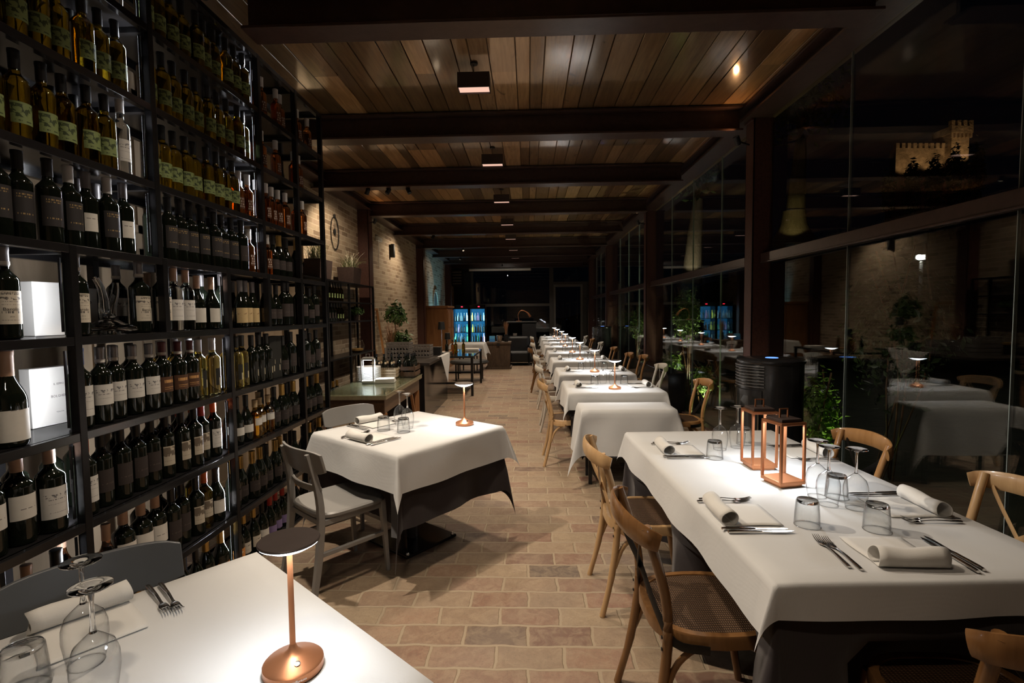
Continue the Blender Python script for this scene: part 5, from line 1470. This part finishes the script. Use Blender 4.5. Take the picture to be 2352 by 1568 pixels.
for sx in (-1,1):
    for sy in (-1,1): MB().box(sx*0.28-0.015,sx*0.28+0.015,sy*0.18-0.015,sy*0.18+0.015,0,0.372).obj('leg', M['black'], be)
t = dining_table((-1.55, 13.0, 0), 0, 0.80, 0.80, 'table under white cloth between glass table and wine fridges')
put(cloth('tablecloth', 0.82, 0.82, (0.30,)*4, 33), (-1.55, 13.0, TH), 0, 'white cloth on table before the wine fridges', 'tablecloth')
# ------------------------------------------------------------------ cupboard, fridges, end of room
cb = thing('wooden_cupboard', 'orange-brown wooden cupboard with panelled doors by blue arch', 'cupboard', (-2.55, 14.3, 0))
MB().box(-0.34,0.34,-0.55,0.55,0.0,1.66).obj('carcass', M['orangewood'], cb, bevel=0.004)
MB().box(-0.38,0.38,-0.59,0.59,1.661,1.72).obj('cornice', M['orangewood'], cb, bevel=0.01)
for s in (-1,1):
    d = MB().box(0.341,0.362,s*0.27-0.25,s*0.27+0.25,0.1,1.6).obj('door', M['orangewood'], cb, bevel=0.003)
    for z0,z1 in ((0.16,0.55),(0.62,1.05),(1.12,1.54)): MB().box(0.363,0.372,s*0.27-0.19,s*0.27+0.19,z0,z1).obj('panel', M['orangewood'], d, bevel=0.004)
    MB().lathe([(0.012,0),(0.016,0.02),(0,0.025)], 10, M=Matrix.Translation((0.363,s*0.05,0.85)) @ Matrix.Rotation(PI/2,4,'Y')).obj('knob', M['silver'], d, smooth=True)
BLUE = (0.16, 0.62, 1.0)
M['fridge_glow'] = emissive('fridge_back_light', (0.03,0.30,0.70), 0.5)
M['red_digit'] = emissive('red_display', (1,0.02,0.05), 5)
fb_all = {}
for k, (x0, nm) in enumerate(((-2.78, 'left'), (-2.16, 'right'))):
    f = thing('wine_fridge', f'{nm} glass-door wine fridge glowing blue at end of room', 'fridge', (x0+0.29, 18.9, 0))
    b = MB(); b.box(-0.29,-0.26,-0.25,0.28,0.0,1.82); b.box(0.26,0.29,-0.25,0.28,0.0,1.82); b.box(-0.26,0.26,-0.25,0.28,0.0,0.12); b.box(-0.26,0.26,-0.25,0.28,1.66,1.82); b.box(-0.26,0.26,0.25,0.28,0.12,1.66)
    b.obj('cabinet_body', M['gloss_black'], f)
    MB().box(-0.26,0.26,0.235,0.248,0.12,1.66).obj('lit_back', M['fridge_glow'], f)
    for z in (0.45, 0.80, 1.22): MB().box(-0.26,0.26,-0.2,0.23,z-0.012,z).obj('shelf', M['rack'], f)
    d = MB().box(-0.25,0.25,-0.262,-0.256,0.13,1.65).obj('glass_door', M['pane'], f)
    MB().box(-0.27,-0.25,-0.29,-0.262,0.6,1.2).obj('handle', M['rack'], d)
    MB().box(0.02,0.08,-0.256,-0.251,1.73,1.76).obj('display', M['red_digit'], f)
    for s in (-1,1): light('fridge_strip', 'AREA', (s*0.25, -0.16, 0.9), 9, (0.35,0.75,1.0), 0.02, size_y=1.4, direction=(-s,0.4,0), parent=f)
    b = MB(); rnd = random.Random(40+k)
    for z in (0.121, 0.451, 0.801, 1.221):
        for i in range(5):
            pr = PROFILE[rnd.choice(['bordeaux','burgundy','champagne'])][0]
            b.lathe(pr, 10, c=(-0.205+0.1025*i, rnd.uniform(-0.12,0.0), z), mi=rnd.choice([0,0,0,1,1,2,3]) if not (i == 0 and k == 1 and z > 0.5) else 4)
    o = b.obj('chilled_bottles', [BG['dark'], simple('pale_bottle_wrap', (0.45,0.55,0.6), 0.4), simple('green_bottle_glass', (0.05,0.25,0.12), 0.2), simple('pink_wrap', (0.5,0.25,0.4), 0.4), simple('yellow_wrap', (0.75,0.55,0.05), 0.4)], smooth=True)
    put(o, (x0+0.29, 18.9, 0), 0, f'many chilled wine bottles inside the {nm} fridge', 'bottles'); o['kind'] = 'stuff'
# arch niche with blue light
b = MB(); n = 16; ay, az, ar = 16.1, 1.85, 0.34
pts = [(ar*math.cos(PI*i/n), ar*math.sin(PI*i/n)) for i in range(n+1)]
outer = [(y*1.28, z*1.28) for y, z in pts]
vs = [(XW+0.03, ay+y, az+z) for y, z in pts]+[(XW+0.03, ay+y, az+z) for y, z in outer]+[(XW, ay+y, az+z) for y, z in pts]+[(XW, ay+y, az+z) for y, z in outer]
m = n+1
fs = [(i,i+1,m+i+1,m+i) for i in range(n)]+[(2*m+i,2*m+i+1,i+1,i) for i in range(n)]+[(m+i,m+i+1,3*m+i+1,3*m+i) for i in range(n)]
b.add(vs, fs); b.box(XW,XW+0.03,ay-ar*1.28,ay-ar,0,az); b.box(XW,XW+0.03,ay+ar,ay+ar*1.28,0,az)
struct(b.obj('trim_arch', M['brick']))
b = MB(); b.add([(XW+0.004, ay+y, az+z) for y, z in pts]+[(XW+0.004, ay-ar, 0),(XW+0.004, ay+ar, 0)], [tuple(list(range(n+1))+[n+1,n+2])])
struct(b.obj('arch_niche', simple('niche_shade_grey', (0.12,0.10,0.085), 0.7)))  # flat sheet filling the arch; the niche's darkness is put into its grey
clamp_spot((-2.40, 15.5, 0.06), (-2.98, 15.95, 2.2), 'small blue floor uplight behind cupboard washing the brick arch', 260, (0.22,0.70,1.0), 60)
# air conditioner and screen housing
ac = thing('air_conditioner', 'black louvred air conditioner high in far corner', 'air conditioner', (-2.72, 19.7, 2.55))
b = MB(); b.box(-0.2,0.2,-0.2,0.3,0,0.62); b.obj('casing', M['black'], ac, bevel=0.01)
for k in range(5): MB().obox((0,-0.21,0.09+0.11*k), 0.34, 0.02, 0.045, rx=0.5).obj('louvre', M['greyplastic'], ac)
sc_ = thing('screen_housing', 'white roll-up screen housing along top of end window', 'projection screen', (-1.08, 19.6, 3.16))
MB().tube([(-1.18,0,0),(1.18,0,0)], 0.05, 12).obj('tube', M['white'], sc_, smooth=True)
for s in (-1,1): MB().box(s*1.185-0.012,s*1.185+0.012,-0.055,0.055,-0.055,0.06).obj('end_cap', M['greyplastic'], sc_)
for s in (-1,1): MB().box(s*0.9-0.01,s*0.9+0.01,-0.01,0.01,0.05,0.06).obj('bracket', M['black'], sc_)
# old chest with menus
hs = thing('wooden_pedestal', 'old dark wooden pedestal chest at end of aisle', 'pedestal', (-0.82, 13.95, 0))
M['oldwood'] = wood('weathered_chest_wood', (0.04,0.024,0.014), (0.11,0.068,0.04), (1,1,5), 5, 0.7, 0, 0.4)
b = MB(); b.add([(-0.30,-0.28,0.05),(0.30,-0.28,0.05),(0.30,0.28,0.05),(-0.30,0.28,0.05),(-0.32,-0.30,0.66),(0.32,-0.30,0.66),(0.32,0.30,0.66),(-0.32,0.30,0.66)], [(0,3,2,1),(4,5,6,7),(0,1,5,4),(1,2,6,5),(2,3,7,6),(3,0,4,7)])
b.obj('body', M['oldwood'], hs); MB().box(-0.35,0.35,-0.33,0.33,0,0.05).obj('foot_board', M['oldwood'], hs, bevel=0.006); MB().box(-0.34,0.34,-0.32,0.32,0.661,0.72).obj('lid', M['oldwood'], hs, bevel=0.006)
MB().box(-0.04,0.04,-0.325,-0.32,0.62,0.70).obj('hasp', M['black'], hs)
vz = thing('dried_arrangement', 'dried pampas stems in vase on wooden pedestal', 'vase', (-0.62, 13.95, 0.721))
MB().lathe([(0.05,0),(0.07,0.08),(0.05,0.17),(0.055,0.2)], 16).obj('vase_body', M['black'], vz, smooth=True); g = blades(70, 0.42, 0.10, 51, 0.008, 0.2, 0.02).obj('dried_stems', M['dried'], vz); g.location.z = 0.18
cd = thing('card_stand', 'blue and white cards in stand on wooden pedestal', 'cards', (-1.0, 13.85, 0.721))
for k,(z,c) in enumerate(((0.0,(0.05,0.25,0.6)),(0.075,(0.10,0.4,0.7)))): MB().obox((0,0.02*k,z+0.045), 0.15,0.012,0.085, rx=-0.2).obj('card', simple('card_%d'%k, c, 0.5), cd)
bk = thing('ice_bucket', 'polished steel ice bucket on wooden pedestal', 'bucket', (-0.80, 13.82, 0.721)); MB().lathe([(0.06,0),(0.085,0.17),(0.09,0.175),(0.08,0.17),(0.055,0.01),(0,0.01)], 20, cap1=False).obj('bucket_body', M['silver'], bk, smooth=True)
MB().tube([(-0.09,0,0.12),(-0.11,0,0.14),(-0.09,0,0.16)], 0.006, 6).obj('handle', M['silver'], bk); MB().tube([(0.09,0,0.12),(0.11,0,0.14),(0.09,0,0.16)], 0.006, 6).obj('handle', M['silver'], bk)
# dark cabinet at end with copper arc
dk = thing('reception_cabinet', 'dark grey open-shelved cabinet at end of aisle', 'cabinet', (-0.22, 15.8, 0))
M['charcoal'] = simple('charcoal_paint', (0.014,0.014,0.015), 0.5, 0, 0.4, 0.2, 15)
b = MB(); b.box(-0.45,-0.41,-0.3,0.3,0,1.2); b.box(0.41,0.45,-0.3,0.3,0,1.2); b.box(-0.41,0.41,0.26,0.3,0,1.2); b.obj('carcass', M['charcoal'], dk)
for z in (0.06,0.45,0.80): MB().box(-0.41,0.41,-0.29,0.26,z-0.03,z).obj('shelf', M['charcoal'], dk)
MB().box(0.02,0.41,-0.31,-0.295,0.05,1.17).obj('door', M['charcoal'], dk, bevel=0.003); MB().box(-0.47,0.47,-0.32,0.32,1.2,1.235).obj('top_board', M['charcoal'], dk, bevel=0.004)
for k in range(4):
    o = MB().box(-0.06,0.06,-0.09,0.09,0,0.018).obj('folded_linen', M['greyplastic'], bevel=0.003); put(o, (-0.42, 15.65, 0.801+0.019*k), 0, f'folded grey linen, {ORD[k]} from bottom on cabinet shelf', 'linen', 'folded linen in the cabinet')
al = thing('reflection_arc', 'curved copper arc on dark cabinet, standing for a reflection in end glass', 'lamp', (-0.30, 15.8, 1.236))  # solid copper arc put in for a reflection in the end glass
MB().lathe([(0.09,0),(0.09,0.02),(0,0.022)], 20).obj('base', M['copper'], al, smooth=True)
p = smooth_path([(0,0,0.02),(-0.02,0,0.22),(0.08,0,0.34),(0.25,0,0.28),(0.36,0,0.14)], 5); MB().tube(p, [0.012]*(len(p)-6)+[0.02,0.025,0.03,0.034,0.036,0.036], 10).obj('arm', M['copper'], al, smooth=True)
ar_ = thing('armchair', 'low dark upholstered armchair beside the cabinet', 'armchair', (-0.30, 14.72, 0), 0.0)
MB().box(-0.30,0.30,-0.30,0.25,0.1,0.40).obj('seat', M['charcoal'], ar_, bevel=0.05); MB().box(-0.30,0.30,0.26,0.40,0.1,0.80).obj('backrest', M['charcoal'], ar_, bevel=0.05)
for s in (-1,1): MB().box(s*0.36-0.055,s*0.36+0.055,-0.30,0.40,0.1,0.58).obj('armrest', M['charcoal'], ar_, bevel=0.04)
for sx in (-1,1):
    for sy in (-1,1): MB().box(sx*0.3-0.02,sx*0.3+0.02,sy*0.24+0.04-0.02,sy*0.24+0.04+0.02,0,0.1).obj('leg', M['black'], ar_)
# ------------------------------------------------------------------ stoves
M['grille'] = simple('satin_steel_grille', (0.22,0.22,0.22), 0.35, 0.9, 0.5, 0.1, 10)
M['stove_black'] = simple('black_stove_enamel', (0.016,0.016,0.017), 0.2, 0, 0.7, 0.2, 10)
def stove(loc, label, rz=0):
    t = thing('round_stove', label, 'stove', loc, rz, 'round black stoves by the glass')
    r = 0.245
    MB().lathe([(r*0.9,0),(r*0.9,0.03),(r,0.035),(r,1.08)], 40, cap1=False).obj('body', M['stove_black'], t, smooth=True)
    MB().lathe([(r+0.006,1.081),(r+0.012,1.09),(r+0.012,1.108),(r,1.118),(0,1.12)], 40).obj('top_plate', M['stove_black'], t, smooth=True)
    a0, a1 = R(150), R(236)
    for k in range(7):
        z = 0.90+0.024*k
        MB().lathe([(r+0.002,z),(r+0.016,z+0.003),(r+0.016,z+0.010),(r+0.002,z+0.013)], 22, a0=a0, a1=a1).obj('grille_rib', M['grille'], t, smooth=True)
    MB().lathe([(r+0.001,1.072),(r+0.018,1.074),(r+0.018,1.064),(r+0.001,1.062)], 22, a0=a0, a1=a1).obj('grille_rim', M['grille'], t, smooth=True)
    d = MB().lathe([(r+0.003,0.38),(r+0.010,0.385),(r+0.010,0.875),(r+0.003,0.88)], 22, a0=R(158), a1=R(232)).obj('door', M['stove_black'], t, smooth=True)
    MB().lathe([(r+0.0115,0.45),(r+0.0115,0.83)], 18, a0=R(166), a1=R(224)).obj('door_window', simple('dark_stove_glass', (0.02,0.02,0.02), 0.03, 0, 0.8), d, smooth=True)
    MB().tube([(math.cos(R(228))*(r+0.025),math.sin(R(228))*(r+0.025),0.55),(math.cos(R(228))*(r+0.025),math.sin(R(228))*(r+0.025),0.72)], 0.008, 8).obj('handle', M['silver'], d)
    MB().lathe([(0.05,1.1205),(0.045,1.124),(0,1.124)], 20, c=(0.02,0.02,0)).obj('control_disc', emissive('blue_indicator', (0.15,0.35,1.0), 1.5) if 'ind' not in M else M['ind'], t)
    return t
st0 = stove((1.975, 4.22, 0), 'round black stove with ribbed grille behind the copper lanterns')
dup(st0, (1.95, 13.65, 0), 0, 'round black stove farther down the glass wall')
b = MB(); b.box(2.04,2.285,7.5,9.37,0.02,0.57); b.box(2.02,2.29,7.48,9.375,0.571,0.60)
pl = b.obj('steel_bench', M['gloss_black'], bevel=0.003); put(pl, (0,0,0), 0, 'long low black steel bench box along the glass wall', 'bench')

# ------------------------------------------------------------------ outside, seen through the glass
M['night_soil'] = simple('dark_lawn', (0.02,0.022,0.012), 0.9, 0, 0.2, 0.5, 3, bump=0.4, bdist=0.03, bscale=12)
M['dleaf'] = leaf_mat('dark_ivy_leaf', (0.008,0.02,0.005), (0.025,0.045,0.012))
def hill():
    vs, fs = [], []
    nx, ny = 26, 24
    for j in range(ny+1):
        for i in range(nx+1):
            x = XG+0.05+ (i/nx)**1.6*120; y = -30+ (j/ny)*150
            d = x-6
            z = -0.03 if d < 0 else 0.20*d*min(1, d/8) if d < 30 else 6+0.30*(d-30)
            z += 0.3*noise.noise(Vector((x*0.12,y*0.12,0)))*min(1, max(0,d)/4)
            vs.append((x,y,z))
    for j in range(ny):
        for i in range(nx): a = j*(nx+1)+i; fs.append((a,a+1,a+nx+2,a+nx+1))
    b = MB(); b.add(vs, fs); o = b.obj('ground_outside', M['night_soil'], smooth=True, ang=180)
    return struct(o)
hill()
struct(MB().box(-8, XG+0.05, YB+0.12, 60, -0.1, -0.02).obj('terrace_outside', M['night_soil']))
def shrub(loc, rx, ry, rz, n, seed, label, size=0.036, mat='leaf2', grp='climbing shrubs outside the glass'):
    t = thing('climbing_shrub', label, 'shrub', loc, 0, grp)
    leaves(n, rx, ry, rz, seed, size, 0.15).obj('foliage', M[mat], t)
    b = MB(); rnd = random.Random(seed)
    for _ in range(5):
        p = smooth_path([(rnd.uniform(-.1,.1),rnd.uniform(-.15,.15),-loc[2]),(rnd.uniform(-rx,rx)*.4,rnd.uniform(-ry,ry)*.4,-rz*0.3),(rnd.uniform(-rx,rx)*.7,rnd.uniform(-ry,ry)*.8,rz*0.8)], 4)
        b.tube(p, 0.008, 5)
    b.obj('stems', M['darkwood'], t)
    return t
shrub((2.85, 9.3, 1.45), 0.26, 0.75, 0.62, 1700, 61, 'tall ivy-like shrub outside second stretch of glass')
shrub((2.72, 9.75, 0.50), 0.22, 0.45, 0.30, 800, 62, 'bright green low shrub above the black bench outside')
shrub((2.70, 7.9, 0.45), 0.22, 0.45, 0.35, 600, 63, 'lit shrub with floor lamp outside beside black bench')
shrub((2.66, 4.75, 0.55), 0.20, 0.35, 0.50, 900, 64, 'bright green shrub outside behind varnished chair')
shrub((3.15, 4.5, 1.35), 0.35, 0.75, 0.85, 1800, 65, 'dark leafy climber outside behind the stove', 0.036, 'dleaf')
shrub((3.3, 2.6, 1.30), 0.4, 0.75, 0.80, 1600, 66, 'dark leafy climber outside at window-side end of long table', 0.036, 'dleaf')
shrub((2.8, 13.2, 1.2), 0.3, 0.9, 0.6, 900, 67, 'yellow-green shrub outside beyond the second column')
shrub((2.9, 15.8, 1.3), 0.3, 1.2, 0.5, 700, 68, 'shrub outside at far end of glass wall')
def garden_spot(loc, target, e, label, col=(0.95,1.0,0.62), ang=90):
    t = thing('garden_spotlight', label, 'garden light', loc, 0, 'garden spotlights')
    MB().tube([(0,0,-loc[2]-0.02),(0,0,0)], 0.008, 6).obj('stake', M['black'], t)
    d = (Vector(target)-Vector(loc)).normalized(); q = d.to_track_quat('Z','Y').to_matrix().to_4x4()
    MB().lathe([(0.015,-0.06),(0.03,-0.05),(0.032,0.0),(0.028,0.0),(0.026,-0.01),(0,-0.012)], 14, cap1=False, M=q).obj('housing', M['black'], t, smooth=True)
    MB().lathe([(0.026,-0.009),(0,-0.008)], 14, cap0=False, M=q).obj('lens', M['led'], t)
    light('garden_light', 'SPOT', tuple(d*0.02), e, col, 0.02, direction=d, spot=ang, blend=0.6, parent=t)
garden_spot((3.35, 9.1, 0.12), (2.8, 9.5, 1.2), 120, 'garden spotlight at foot of tall shrub outside')
garden_spot((2.55, 7.75, 0.10), (2.72, 7.95, 0.5), 14, 'garden spotlight glowing beside bench outside')
garden_spot((2.95, 4.5, 0.10), (2.66, 4.8, 0.55), 26, 'garden spotlight outside behind varnished chair', (0.8,1.0,0.3))
garden_spot((3.2, 12.7, 0.12), (2.8, 13.2, 1.2), 60, 'garden spotlight outside beyond second column')
# floodlight on a pole in the garden
fl = thing('garden_floodlight', 'dazzling white floodlight on a pole in dark garden', 'floodlight', (6.77, 9.06, -0.10))
MB().tube([(0,0,0.0),(0,0,2.42)], 0.03, 10).obj('pole', M['black'], fl); MB().obox((0,0,2.48), 0.10,0.16,0.10, rz=0.6).obj('housing', M['black'], fl, bevel=0.01)
MB().lathe([(0.0,-0.045),(0.032,-0.032),(0.045,0),(0.032,0.032),(0.0,0.045)], 14, cap0=False, cap1=False, c=(-0.085,-0.06,2.48)).obj('lamp_globe', emissive('flood_glow', (1.0,0.97,0.85), 260), fl, smooth=True)
light('flood_light', 'SPOT', (-0.16,-0.11,2.46), 14, (1.0,0.96,0.8), 0.05, direction=(-0.8,-0.5,-0.35), spot=140, blend=0.8, parent=fl)
# trees, hedge, castle
def tree(loc, h, r, seed, label, n=900, mat='leaf', trunk_r=0.25):
    t = thing('garden_tree', label, 'tree', loc, 0, 'trees on the dark hillside')
    MB().tube(smooth_path([(0,0,-0.3),(0.1,0,h*0.3),(0.25,0.1,h*0.6),(0.1,0,h*0.9)], 4), [trunk_r*(1.35-0.09*i) for i in range(13)], 12).obj('trunk', M['bark'], t, smooth=True)
    leaves(n, r, r, h*0.35, seed, 0.16, 0.2, (0.1,0,h*0.85)).obj('crown', M[mat], t)
    return t
M['bark'] = simple('tree_bark', (0.20,0.16,0.09), 0.9, 0, 0.2, 0.4, 8, (1,1,0.3), bump=0.8, bdist=0.03)
t1 = tree((10.15, 20.0, 4.35), 6.0, 2.0, 71, 'thick flared tree trunk lit yellow on hillside beyond nearest glass', trunk_r=0.30)
b = MB(); b.lathe([(0.95,-0.4),(0.62,0.05),(0.46,0.4),(0.40,0.9)], 14, cap0=False, cap1=False); b.obj('root_flare', M['bark'], t1, smooth=True)
tree((6.5, 20.6, 2.9), 5.0, 1.4, 72, 'pale tree trunk beyond second stretch of glass', 500, 'leaf', 0.30)
light('tree_spot', 'SPOT', (9.3, 18.4, 4.3), 22, (1.0,0.85,0.4), 0.05, target=(10.15, 20.0, 5.0), spot=50)
light('trunk_spot', 'SPOT', (5.9, 19.0, 2.6), 90, (1.0,0.93,0.82), 0.05, target=(6.5, 20.6, 4.2), spot=50)
M['stone'] = simple('warm_castle_stone', (0.34,0.24,0.15), 0.9, 0, 0.2, 0.75, 1.6, bump=1.0, bdist=0.12, bscale=4)
cs_ = thing('castle', 'floodlit battlemented castle wall and tower on distant hill', 'castle', (44.4, 64.0, 0), R(4))
MB().box(0,6.3,0,0.9,8,20.75).obj('curtain_wall', M['stone'], cs_)
for k in range(9): MB().box(0.02+0.71*k,0.02+0.71*k+0.42,0,0.5,20.75,21.35).obj('merlon', M['stone'], cs_)
MB().box(6.32,8.5,-0.6,1.6,8,22.3).obj('tower', M['stone'], cs_)
b = MB(); b.box(6.05,8.75,-0.85,1.85,22.3,23.1)
for k in range(6): b.box(6.1+0.47*k,6.32+0.47*k,-0.82,-0.6,21.75,22.3)
b.obj('tower_parapet', M['stone'], cs_)
for k in range(4): MB().box(6.05+0.75*k,6.05+0.75*k+0.42,-0.85,-0.4,23.1,23.75).obj('merlon', M['stone'], cs_)
for k, (x, z, e) in enumerate(((1.0,17.2,190),(4.2,17.6,320),(7.4,18.6,200))):
    light('castle_flood', 'SPOT', (x,-3.0,z), e, (1.0,0.66,0.34), 0.2, target=(x+0.1,0,z+3.6), spot=85, parent=cs_)
def dtree(loc, r, h, seed, label):
    t = thing('garden_tree', label, 'tree', loc, 0, 'trees on the dark hillside')
    MB().tube([(0,0,-1),(0,0,h*0.6)], 0.25, 8).obj('trunk', M['bark'], t); leaves(600, r, r, h*0.42, seed, 0.30, 0.1, (0,0,h*0.62)).obj('crown', M['leaf'], t)
for k, (x, y, z, r, h) in enumerate(((41.3,60.6,9.5,0.95,8.5),(42.1,58.0,9.3,1.0,8.3),(43.9,60.6,9.5,1.0,9.3),(44.5,58.0,9.3,1.0,9.5),(46.3,60.6,9.5,1.0,9.3),(46.6,58.0,9.3,1.0,10.2),(48.6,60.6,9.5,1.1,10.9),(48.7,58.0,9.3,1.0,10.4),(50.6,60.0,9.5,1.0,11.0))):
    dtree((x,y,z), r, h, 80+k, f'dark treetop below castle wall, {ORD[k]} of nine from the lamp side')
